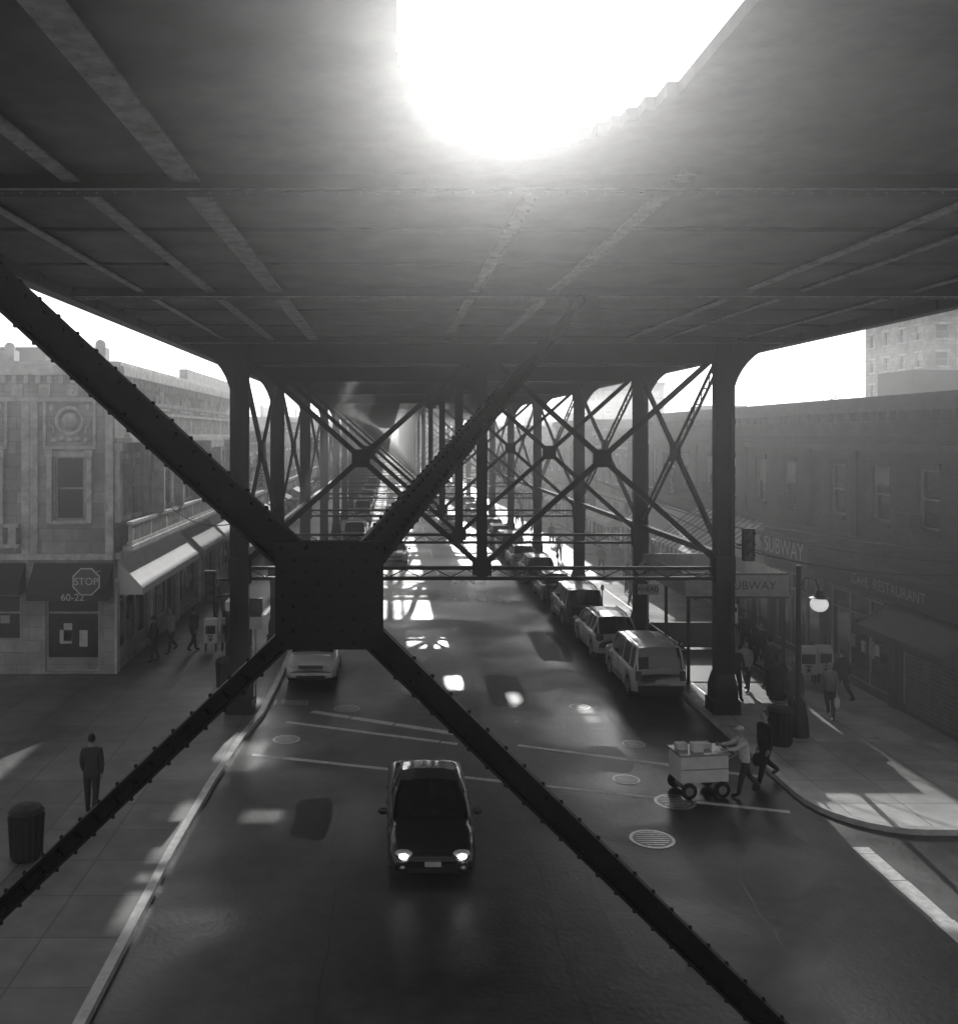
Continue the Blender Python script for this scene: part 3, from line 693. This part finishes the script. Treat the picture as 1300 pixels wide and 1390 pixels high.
    for s in (-1,1):
        for q in (-1,1):
            xo=s*(T['W']-.03);xi=s*(T['W']-.24);yw=q*T['wy']
            Wm.tube([(xi,yw,R_),(xi+s*.02,yw,R_),(xo-s*.03,yw,R_),(xo,yw,R_)],[R_*.94,R_,R_,R_*.93],28,0)
            Wm.tube([(xo-s*.02,yw,R_),(xo+s*.004,yw,R_)],[R_*.64,R_*.62],24,1)
            for k in range(5):
                t=k*2*math.pi/5+.3
                Wm.ell((xo+s*.004,yw+R_*.4*math.cos(t),R_+R_*.4*math.sin(t)),(.006,R_*.13,R_*.13),0,8,5)
    Wm.obj('wheels',[M_tyre,M_rim],E,smooth=False)
    return E
def paint(n,c): return mat('car_paint_'+n,c,.28,.03,2,coat=1.0,metal=.2 if c<.6 else 0)
pb,pw,ps,pg,pl=paint('black',.012),paint('white',.85),paint('silver',.75),paint('grey',.12),paint('light',.45)
car('black_sedan','sedan',.82,20.85,False,pb,lit=True)
car('parked_crossover','crossover',-2.78,35.6,False,pw)
car('parked_suv','suv',8.85,33.6,True,ps)
car('parked_crossover','crossover',8.8,39.3,True,ps)
car('parked_suv','suv',8.75,45.3,True,pg)
car('parked_sedan','sedan',8.75,51.4,True,pb)
car('parked_crossover','crossover',8.75,57.6,True,pg)
car('parked_sedan','sedan',8.75,64,True,ps)
rg=random.Random(9); y=70
while y<230:
    if rg.random()<.9: car('parked_car',rg.choice(['sedan','suv','crossover']),8.7+rg.uniform(-.1,.1),y,True,rg.choice([pb,pw,ps,pg,pl]))
    y+=rg.uniform(5.8,7)
y=77
while y<230:
    if rg.random()<.9: car('parked_car',rg.choice(['sedan','suv','crossover']),-2.85+rg.uniform(-.1,.1),y,False,rg.choice([pw,pw,ps,pg,pl]))
    y+=rg.uniform(5.8,7)
for (k_,x_,y_,aw,p_,l_) in [('sedan',.3,66.5,0,pw,0),('crossover',.2,97,0,pw,1),('sedan',.4,118,0,ps,0),('suv',5.2,112,1,pw,0),('sedan',5.3,88,1,pw,0),('sedan',.3,135,0,pw,1),('crossover',5.2,128,1,ps,0),('suv',.3,152,0,ps,1),('sedan',5.2,145,1,pw,0),('crossover',.3,175,0,pw,1)]:
    car('moving_car',k_,x_,y_,bool(aw),p_,lit=bool(l_))

# ------------------------------------------------------------ people
def person(name,x,y,heading,H=1.75,top=.05,bot=.04,swing=.35,arms=((.3,.2),(-.3,.25)),lean=0.,hair=True,cap=None,skin=None,z=.13,bag=None,coat=False,head_turn=0):
    E=empty(name,(x,y,z),heading); E.scale=(H/1.75,)*3
    mt=mat('cloth_%03d'%int(top*1000),top,.85,.25,6,.3); mb_=mat('cloth_%03d'%int(bot*1000),bot,.85,.25,6,.3); sk=skin or M_skin
    V=[];Ed=[];Rd=[];seg=[]
    def v(p,r): V.append(Vector(p));Rd.append(r if hasattr(r,'__len__') else (r,r)); return len(V)-1
    def e(a,b,k): Ed.append((a,b)); seg.append((a,b,k))
    sl=math.sin(lean);cl=math.cos(lean)
    def up(h): return (0,h*sl,.95+h*cl)
    pel=v((0,0,.95),(.165,.125)); bel=v(up(.15),(.15,.115)); ch=v(up(.36),(.19,.13)); nk=v(up(.53),(.065,.065)); hb=v(up(.62),(.055,.055))
    e(pel,bel,1);e(bel,ch,1);e(ch,nk,1);e(nk,hb,0)
    low=9
    for s,a in ((-1,swing),(1,-swing)):
        kb=.12 if a>0 else .12+abs(a)*1.1
        hp=v((s*.095,0,.88),.105)
        kn=v(V[hp]+.43*Vector((s*.02,math.sin(a),-math.cos(a))),.07)
        an=v(V[kn]+.42*Vector((0,math.sin(a-kb),-math.cos(a-kb))),.05)
        hl=v(V[an]+Vector((0,.09,-.03)),.045); to=v(V[an]+Vector((0,.19,-.045+(.0 if a>0 else -.03))),.042)
        e(pel,hp,2);e(hp,kn,2);e(kn,an,2);e(an,hl,3);e(hl,to,3)
        low=min(low,V[to].z-.045)
    wr=[]
    for s,(p,el) in ((-1,arms[0]),(1,arms[1])):
        sh=v(V[ch]+Vector((s*.185,0,.09)),.072)
        eb=v(V[sh]+.29*Vector((s*.16,math.sin(p),-math.cos(p))).normalized(),.055)
        w=v(V[eb]+.25*Vector((-s*.05,math.sin(p+el),-math.cos(p+el))).normalized(),.036)
        e(ch,sh,1);e(sh,eb,1);e(eb,w,1); wr.append((s,w,(V[w]-V[eb]).normalized()))
    if coat: Rd[pel]=(.20,.16); Rd[bel]=(.175,.14)
    me=bpy.data.meshes.new('body'); me.from_pydata([tuple(p) for p in V],Ed,[]); ob=bpy.data.objects.new('tmp',me); COL.objects.link(ob)
    md=ob.modifiers.new('s','SKIN'); md.use_smooth_shade=True
    sv=me.skin_vertices[0].data
    for i,r_ in enumerate(Rd): sv[i].radius=(r_[0]*1.08,r_[1]*1.08); sv[i].use_root=(i==0)
    ms=ob.modifiers.new('u','SUBSURF'); ms.levels=2; ms.render_levels=2
    bpy.context.view_layer.update()
    m2=bpy.data.meshes.new_from_object(ob.evaluated_get(bpy.context.evaluated_depsgraph_get()))
    bpy.data.objects.remove(ob)
    m2.materials.clear()
    for q in (sk,mt,mb_,M_black): m2.materials.append(q)
    for pl_ in m2.polygons:
        c=pl_.center; best=None
        for a,b,k in seg:
            A=V[a];D=V[b]-A; t=max(0,min(1,(c-A).dot(D)/D.length_squared)); dd=(A+D*t-c).length-.5*(Rd[a][0]*(1-t)+Rd[b][0]*t)
            if best is None or dd<best[0]: best=(dd,k)
        k=best[1]
        if k==2 and c.z>(.60 if coat else .86) and abs(c.x)<.3: k=1
        pl_.material_index=k; pl_.use_smooth=True
    bo=bpy.data.objects.new('body',m2); COL.objects.link(bo); bo.parent=E; bo.location=(0,0,-low)
    Hn=MB()
    for s,w,d in wr:
        W0=V[w]; side=Vector((0,1,0)); side=(side-d*side.dot(d)).normalized(); inn=d.cross(side)*(1 if s<0 else -1)
        if inn.x*s>0: inn=-inn
        Hn.tube([W0-d*.02,W0+d*.03,W0+d*.07,W0+d*.09],[.026,.034,.037,.03],8,0)
        for i,(o,l) in enumerate([(-.030,.062),(-.010,.075),(.011,.08),(.031,.07)]):
            a=W0+d*.08+side*o; b=a+d*l*.55+inn*.006; c=b+(d*.6+inn*.8).normalized()*l*.5
            Hn.tube([a,b,c],[.0095,.009,.007],6,0)
        a=W0+d*.035+side*.032; Hn.tube([a,a+(d*.6+side*.8)*.035,a+(d*1.1+side*.7)*.05],[.012,.011,.008],6,0)
    hc=V[hb]+Vector((0,.015,.085))
    def shape(p):
        q=p.copy()
        if q.z<0: q.x*=1-.28*(-q.z)**1.5; q.y=q.y*(1-.12*(-q.z))+.06*(-q.z)
        return q
    Hn.ell(hc,(.077,.097,.118),0,18,14,shape)
    Hn.ell(hc+Vector((0,.098,-.012)),(.012,.018,.024),0,8,6)
    Hn.ell(hc+Vector((0,.088,-.058)),(.024,.008,.006),1,8,5)
    for s in (-1,1):
        Hn.ell(hc+Vector((s*.03,.086,.012)),(.012,.007,.007),1,8,5); Hn.ell(hc+Vector((s*.078,-.005,-.005)),(.01,.02,.03),0,8,6)
        Hn.ell(hc+Vector((s*.03,.088,.033)),(.018,.006,.004),1,8,4)
    if hair:
        Hn.ell(hc+Vector((0,-.018,.022)),(.086,.097,.112),1,16,10,lambda p:Vector((p.x,p.y if p.y<.45 else .45+(p.y-.45)*.3,p.z if p.z>-.55 else -.55)))
    if cap is not None:
        Hn.ell(hc+Vector((0,-.005,.05)),(.09,.105,.085),2,16,8,lambda p:Vector((p.x,p.y,max(p.z,-.1)))); Hn.ell(hc+Vector((0,.11,.05)),(.07,.07,.01),2,12,5)
    Hn.obj('head_and_hands',[sk,M_hair,mat('cap_cloth_%d'%int((cap or 0)*100),cap or .1,.8,.1,5)],E,smooth=True,loc=(0,0,-low))
    if bag:
        bg=MB(); s,w,d=wr[bag>0]; W0=V[w]+Vector((0,0,-.12))
        bg.ell(W0+Vector((0,0,-.22)),(.09,.19,.2),0,12,8,lambda p:Vector((p.x,p.y,max(-.8,min(.8,p.z)))))
        bg.tube([W0+Vector((0,-.1,-.08)),W0+Vector((0,-.05,.08)),W0+Vector((0,.05,.08)),W0+Vector((0,.1,-.08))],.01,6)
        bg.obj('bag',M_black if bag>0 else M_awnw,E,smooth=True,loc=(0,0,-low))
    return E
pi=math.pi
person('walking_man',-6.8,21.8,.1,1.78,.06,.035,.16,coat=False,arms=((.2,.25),(-.15,.3)))
person('pedestrian',-8.7,38.0,pi*.8,1.7,.5,.08,.3); person('pedestrian',-7.85,38.2,-.6,1.74,.03,.03,.32,coat=True)
person('pedestrian',-9.0,36.4,pi*.5,1.72,.06,.04,.1,coat=True); person('pedestrian',-7.3,42.5,pi,1.68,.15,.03,.3); person('pedestrian',-8.2,45,0,1.75,.04,.06,.3)
person('cart_vendor',8.62,23.3,pi*.5,1.66,.7,.05,.3,arms=((1.0,.5),(1.0,.5)),lean=.18,hair=False,cap=.7,z=.008)
person('walking_man',9.42,24.1,pi*.62,1.8,.02,.02,.4,bag=1,coat=True,z=.008,arms=((.1,.2),(-.1,.2)))
person('standing_man',12.05,28.6,pi*.9,1.78,.08,.04,.06,coat=True,skin=M_skind)
person('pedestrian',13.4,29.2,2.6,1.68,.2,.06,.3,bag=-1)
person('pedestrian',12.9,32.6,.2,1.72,.04,.05,.25); person('pedestrian',13.6,35.2,pi,1.7,.03,.03,.3,coat=True); person('pedestrian',11.3,31.4,pi,1.75,.05,.03,.3); person('pedestrian',12.0,32.3,2.4,1.64,.4,.05,.2)
person('pedestrian',14.6,31.0,.4,1.7,.03,.03,.3,coat=True); person('pedestrian',13.9,37.5,pi,1.72,.1,.04,.3)
person('pedestrian',12.0,47.5,pi,1.75,.06,.03,.35); person('pedestrian',12.9,52,.0,1.68,.03,.06,.35,coat=True); person('pedestrian',11.6,66,pi,1.7,.05,.03,.3); person('pedestrian',12.6,75,0,1.7,.08,.03,.3)
person('pedestrian',12.2,82,0,1.74,.03,.03,.3); person('pedestrian',-6.4,52,pi,1.7,.05,.04,.3); person('pedestrian',11.9,90,pi,1.7,.03,.03,.3); person('pedestrian',13.2,60,pi,1.7,.3,.03,.3)
c=MB()
c.box(-.6,.6,-.36,.36,.38,1.02,0); c.box(-.64,.64,-.40,.40,1.021,1.07,1); c.box(-.6,.6,-.365,-.361,.68,.71,1)
for s in (-1,1):
    for q in (-1,1):
        c.tube([(s*.42,q*.38,.2),(s*.42,q*.43,.2)],.2,18,2); c.tube([(s*.42,q*.431,.2),(s*.42,q*.44,.2)],.1,12,1)
    c.beam((s*.42,-.38,.2),(s*.42,.38,.2),.03,.03,1); c.beam((s*.5,0,.2),(s*.5,0,.38),.05,.4,1)
c.tube([(.6,-.3,.9),(.85,-.3,1.02),(.85,.3,1.02),(.6,.3,.9)],.018,8,1)
for (a,b_,h) in [(-.4,.1,.14),(-.1,-.12,.2),(.2,.1,.12)]: c.box(a-.13,a+.13,b_-.12,b_+.12,1.072,1.072+h,0)
c.obj('vendor_cart',[M_white,M_metal,M_tyre],loc=(7.55,23.5,.008),rotz=.12,bevel=.01)

# ------------------------------------------------------------ street furniture
def newsbox(x,y,rz,m=M_white,w=.5):
    e=empty('newspaper_box',(x,y,.13),rz); s=MB()
    s.box(-w/2,w/2,-.22,.22,.35,1.12,0); s.add([(-w/2,-.22,1.121),(w/2,-.22,1.121),(w/2,.22,1.121),(-w/2,.22,1.121),(-w/2,-.05,1.28),(w/2,-.05,1.28),(w/2,.22,1.28),(-w/2,.22,1.28)],[(0,1,5,4),(1,2,6,5),(2,3,7,6),(3,0,4,7),(4,5,6,7)],0)
    s.box(-w*.38,w*.38,-.232,-.221,.72,1.05,1); s.box(-.1,.1,-.26,-.221,.62,.66,1)
    for q in (-1,1): s.box(q*w*.4-.025,q*w*.4+.025,-.18,.18,0,.349,1)
    for k in range(5):
        t=k*2*pi/5+pi/2; s.beam((0,-.235,.5),(.1*math.cos(t),-.235,.5+.1*math.sin(t)),.035,.006,1,(0,1,0))
    s.obj('box',[m,M_black],e,bevel=0)
newsbox(-7.2,38.4,.1); newsbox(-6.55,38.5,.0,M_awng); newsbox(14.5,33.4,-.1,w=.6); newsbox(15.15,33.5,-.1); newsbox(-5.6,34.4,.0,M_awnd)
def bin_(x,y):
    s=MB(); s.tube([(0,0,0),(0,0,.05),(0,0,.9),(0,0,.96)],[.27,.29,.33,.35],16,0); 
    for k in range(16): t=k*pi/8; s.beam((.30*math.cos(t),.30*math.sin(t),.06),(.345*math.cos(t),.345*math.sin(t),.9),.03,.02,1)
    s.tube([(0,0,.961),(0,0,1.05),(0,0,1.12)],[.36,.3,.12],16,1); s.obj('litter_bin',[M_black,M_awnd],loc=(x,y,.13))
bin_(12.7,31.5);bin_(10.9,26.8);bin_(-7.45,19.6);bin_(-5.6,32.6)
def meter(x,y):
    s=MB(); s.tube([(0,0,0),(0,0,1.1)],.03,8,0); s.ell((0,0,1.22),(.09,.07,.16),0,12,8); s.box(-.05,.05,-.075,-.06,1.2,1.3,1); s.tube([(0,0,0),(0,0,.04)],.08,10); s.obj('parking_meter',[M_black,M_metal],loc=(x,y,.13),smooth=False)
for p in [(10.3,34.0),(10.3,40.5),(10.3,46.6),(10.3,52.8),(10.3,59),(-4.3,37.6),(-4.3,83)]: meter(*p)
def signal(M,x,y,z,sx=0):
    M.box(x-.16,x+.16,y-.12,y+.12,z,z+1.0,0)
    for i in range(3):
        c=z+.17+i*.33; M.tube([(x,y-.121,c),(x,y-.135,c)],.115,16,1)
        n=10
        for k in range(n):
            t0=pi*k/n;t1=pi*(k+1)/n; M.quad((x+.125*math.cos(t0),y-.12,c+.125*math.sin(t0)),(x+.125*math.cos(t1),y-.12,c+.125*math.sin(t1)),(x+.125*math.cos(t1),y-.3,c+.115*math.sin(t1)),(x+.125*math.cos(t0),y-.3,c+.115*math.sin(t0)),0)
e=empty('traffic_signal'); s=MB(); signal(s,-5.55,29.6,3.6); s.beam((-5.4,29.6,4.3),(-4.9,29.8,4.3),.06,.06); s.beam((-5.4,29.6,3.8),(-4.9,29.8,3.8),.06,.06); s.obj('signal_head',[M_black,M_tail],e)
e=empty('traffic_signal'); s=MB(); signal(s,11.05,29.6,4.9); s.beam((10.7,29.6,5.4),(10.9,29.6,5.4),.06,.06); s.obj('signal_head',[M_black,M_tail],e)
s=MB(); s.box(-4.35,-3.95,29.5,29.7,3.3,3.75,0); s.box(-4.3,-4.0,29.47,29.499,3.35,3.7,1); s.obj('pedestrian_signal',[M_black,M_tail])
e=empty('crossing_ahead_sign',(10.3,38.3,0)); s=MB(); s.tube([(0,.05,.13),(0,.05,4.0)],.04,8,1)
s.add([(0,0,2.85),(.55,0,3.4),(0,0,3.95),(-.55,0,3.4),(0,.02,2.85),(.55,.02,3.4),(0,.02,3.95),(-.55,.02,3.4)],[(0,1,2,3),(4,7,6,5),(0,4,5,1),(1,5,6,2),(2,6,7,3),(3,7,4,0)],0); s.box(-.42,.42,0,.02,2.4,2.82,0)
for q in (-1,1):
    s.ell((q*.12,-.01,3.6),(.05,.01,.05),2,8,6); s.beam((q*.12,-.012,3.54),(q*.12,-.012,3.3),.1,.01,2,(0,1,0)); s.beam((q*.12,-.012,3.3),(q*.12+.08,-.012,3.1),.04,.01,2,(0,1,0)); s.beam((q*.12,-.012,3.3),(q*.12-.08,-.012,3.1),.04,.01,2,(0,1,0))
s.obj('board',[mat('sign_face',.7,.5,.1,3),M_metal,M_black],e); text('AHEAD','lettering',.26,M_black,(0,-.006,2.61),(pi/2,0,0),e)
e=empty('subway_entrance',(12.0,33.2,.13)); s=MB()
s.box(-1.75,1.75,0,5.6,3.15,3.25,1); 
for a in ((-1.78,1.78,-.04,0,3.05,3.85),(-1.78,1.78,5.6,5.64,3.05,3.85),(-1.79,-1.781,0,5.6,3.05,3.85),(1.781,1.79,0,5.6,3.05,3.85)): s.box(*a,1)
s.box(-1.79,1.79,-.05,-.041,3.0,3.07,0); s.box(-1.79,1.79,-.05,-.041,3.8,3.87,0)
for px in (-1.65,1.65):
    for py in (.1,2.8,5.5): s.box(px-.05,px+.05,py-.05,py+.05,0,3.14,0)
    for i in range(26): s.box(px-.012,px+.012,.2+i*.2,.224+i*.2,.1,1.1,0)
    s.box(px-.03,px+.03,.1,5.5,1.1,1.15,0); s.box(px-.03,px+.03,.1,5.5,.05,.1,0)
s.box(-1.6,1.6,5.4,5.5,.1,1.1,0)
s.box(-1.5,1.5,.3,5.3,.02,.03,0)
s.obj('canopy_and_railings',[M_black,mat('canopy_face',.42,.5,.25,3)],e); text('SUBWAY','lettering',.42,M_black,(.5,-.055,3.43),(pi/2,0,0),e)
e=empty('globe_street_lamp',(11.75,27.6,.13)); s=MB(); s.tube([(0,0,0),(0,0,.5),(0,0,.9),(0,0,1.1),(0,0,4.9)],[.3,.26,.2,.08,.07],14,0)
s.tube([(0,0,4.2),(.2,0,4.55),(.5,0,4.5),(.6,0,4.15)],.03,8,0); s.tube([(.6,0,4.2),(.6,0,4.0),(.6,0,3.96)],[.08,.16,.28],12,0); s.obj('pole',M_black,e)
s=MB(); s.ell((.6,0,3.78),(.25,.25,.22),0,18,12); s.obj('globe',mat('globe_glass',.8,.3,.05,3,emit=.6),e,smooth=True)
e=empty('parking_sign',(10.95,30.9,.13)); s=MB(); s.tube([(0,0,0),(0,0,3.4)],.03,8,1); s.box(-.23,.23,-.05,-.03,2.6,3.2,0); s.box(-.2,.2,-.053,-.051,2.95,3.1,2); s.box(-.15,.15,-.05,-.03,2.1,2.5,0); s.obj('board',[M_white,M_metal,M_black],e)
e=empty('parking_sign',(-4.35,30.9,.13)); s=MB(); s.tube([(0,0,0),(0,0,3.2)],.03,8,1); s.box(-.23,.23,-.05,-.03,2.4,3.1,0); s.box(-.18,.18,-.053,-.051,2.8,3.0,2); s.obj('board',[M_white,M_metal,M_black],e)
e=empty('phone_booth',(-5.8,36.6,.13)); s=MB(); s.box(-.45,.45,-.4,.4,2.0,2.35,0); s.box(-.45,.45,.36,.4,.1,1.99,0); s.box(-.45,-.42,-.38,.355,.1,1.99,1); s.box(.42,.45,-.38,.355,.1,1.99,1); s.box(-.2,.2,.1,.355,1.0,1.7,2); s.obj('booth',[M_white,M_glass,M_black],e)
for (a,b,sag) in [((10.7,40,6.3),(15.8,27,5.2),.5),((10.7,40,6.0),(15.9,26,4.6),.7),((10.7,30,5.3),(15.8,26.5,4.9),.25),((10.7,53,6.6),(15.9,30,5.1),.6),((13,60,5.9),(15.9,26,5.5),.5),((-5,30,6),(-9.9,42,5.9),.4)]:
    s=MB(); pts=[Vector(a).lerp(Vector(b),t/14)-Vector((0,0,sag*4*(t/14)*(1-t/14))) for t in range(15)]; s.tube(pts,.018,5,0); s.obj('overhead_cable',M_black)

# ------------------------------------------------------------ trees
def tree(name,x,y,h,seed,nleaf=4500,spread=.32,dens=1):
    rr=random.Random(seed); E=empty(name,(x,y,.1)); B=MB();tips=[]
    def grow(p,d,l,r,dep):
        pts=[p];q=p;dd=d
        for i in range(4):
            dd=(dd+Vector((rr.uniform(-.18,.18),rr.uniform(-.18,.18),rr.uniform(-.02,.12)))).normalized(); q=q+dd*l/4; pts.append(q)
        B.tube(pts,[r,r*.9,r*.8,r*.7,r*.6],7 if dep<2 else 5,0,cap=False)
        if dep>=2: tips.extend(pts[1:])
        if dep<4:
            for k in range(rr.choice([2,3,3])):
                a=rr.uniform(0,2*pi); v=(dd*rr.uniform(.6,1)+Vector((math.cos(a),math.sin(a),rr.uniform(-.1,.4)))*.75).normalized(); grow(pts[rr.choice([3,4,4])],v,l*rr.uniform(.6,.8),r*.55,dep+1)
    grow(Vector((0,0,0)),Vector((0,0,1)),h*spread,h*.022,0)
    B.obj('trunk_and_limbs',M_bark,E,smooth=True)
    Lf=MB()
    for i in range(nleaf):
        c=rr.choice(tips)+Vector((rr.gauss(0,.3),rr.gauss(0,.3),rr.gauss(0,.25))); a=Vector((rr.uniform(-1,1),rr.uniform(-1,1),rr.uniform(-1,1))).normalized(); b=a.orthogonal().normalized(); c2=a.cross(b); s_=rr.uniform(.05,.11)
        Lf.quad(c-b*s_,c+c2*s_*.6,c+b*s_,c-c2*s_*.6)
    Lf.obj('foliage',M_leaf,E)
tree('street_tree',-8.2,64,10,1); tree('street_tree',-8,92,10,2,3000); tree('street_tree',13.2,96,9,3,3000); tree('street_tree',-8.0,120,10,5,2500); tree('street_tree',13.4,130,10,6,2500)
tree('tree',40,88,15,8,6000); tree('tree',-34,80,15,9,6000)
rr=random.Random(4); Lf=MB()
for i in range(9000):
    cx=rr.uniform(-160,200); hh=5+2.5*math.sin(cx*.07)+1.5*math.sin(cx*.31); zz=rr.uniform(0,1)**.7*hh
    c=Vector((cx,rr.uniform(430,450),zz)); s_=rr.uniform(.5,1.1); a=rr.uniform(0,pi)
    Lf.quad(c+Vector((-s_,0,0)),c+Vector((0,rr.uniform(-.5,.5),-s_)),c+Vector((s_,0,0)),c+Vector((0,0,s_)))
Lf.obj('distant_trees',M_leaf)

# ------------------------------------------------------------ haze, light, camera
hz=bpy.data.materials.new('street_haze'); hz.use_nodes=True; nt=hz.node_tree; nt.nodes.clear()
out=nt.nodes.new('ShaderNodeOutputMaterial'); vs=nt.nodes.new('ShaderNodeVolumeScatter'); vs.inputs['Color'].default_value=(1,1,1,1); vs.inputs['Density'].default_value=.0066; vs.inputs['Anisotropy'].default_value=.83
nt.links.new(vs.outputs[0],out.inputs['Volume'])
h=MB(); h.box(-16,24,-14,400,-1,12.6); h.obj('haze',hz)

S=Vector((math.sin(SAZ)*math.cos(SEL),math.cos(SAZ)*math.cos(SEL),math.sin(SEL)))
sun=bpy.data.lights.new('sun','SUN'); sun.energy=5; sun.angle=math.radians(.5); sun.color=(1,.99,.975)
so=bpy.data.objects.new('sun',sun); COL.objects.link(so); so.rotation_euler=S.to_track_quat('Z','Y').to_euler(); so.location=(0,0,40)
w=bpy.data.worlds.new('World'); scene.world=w; w.use_nodes=True; nt=w.node_tree
sky=nt.nodes.new('ShaderNodeTexSky'); sky.sky_type='NISHITA'; sky.sun_disc=False; sky.sun_elevation=SEL; sky.sun_rotation=SAZ; sky.dust_density=3; sky.air_density=1.2
bw=nt.nodes.new('ShaderNodeRGBToBW'); bg=nt.nodes['Background']; bg.inputs['Strength'].default_value=.15
nt.links.new(sky.outputs[0],bw.inputs[0]); nt.links.new(bw.outputs[0],bg.inputs['Color'])
cam=bpy.data.cameras.new('camera'); co=bpy.data.objects.new('camera',cam); COL.objects.link(co); scene.camera=co
co.location=(0,0,CAMH); co.rotation_euler=(pi/2,0,0)
cam.sensor_fit='HORIZONTAL'; cam.sensor_width=36; cam.lens=36; cam.shift_x=120/1300; cam.shift_y=-105/1300; cam.clip_start=.1; cam.clip_end=4000
scene.view_settings.view_transform='Standard'; scene.view_settings.look='None'; scene.view_settings.exposure=0
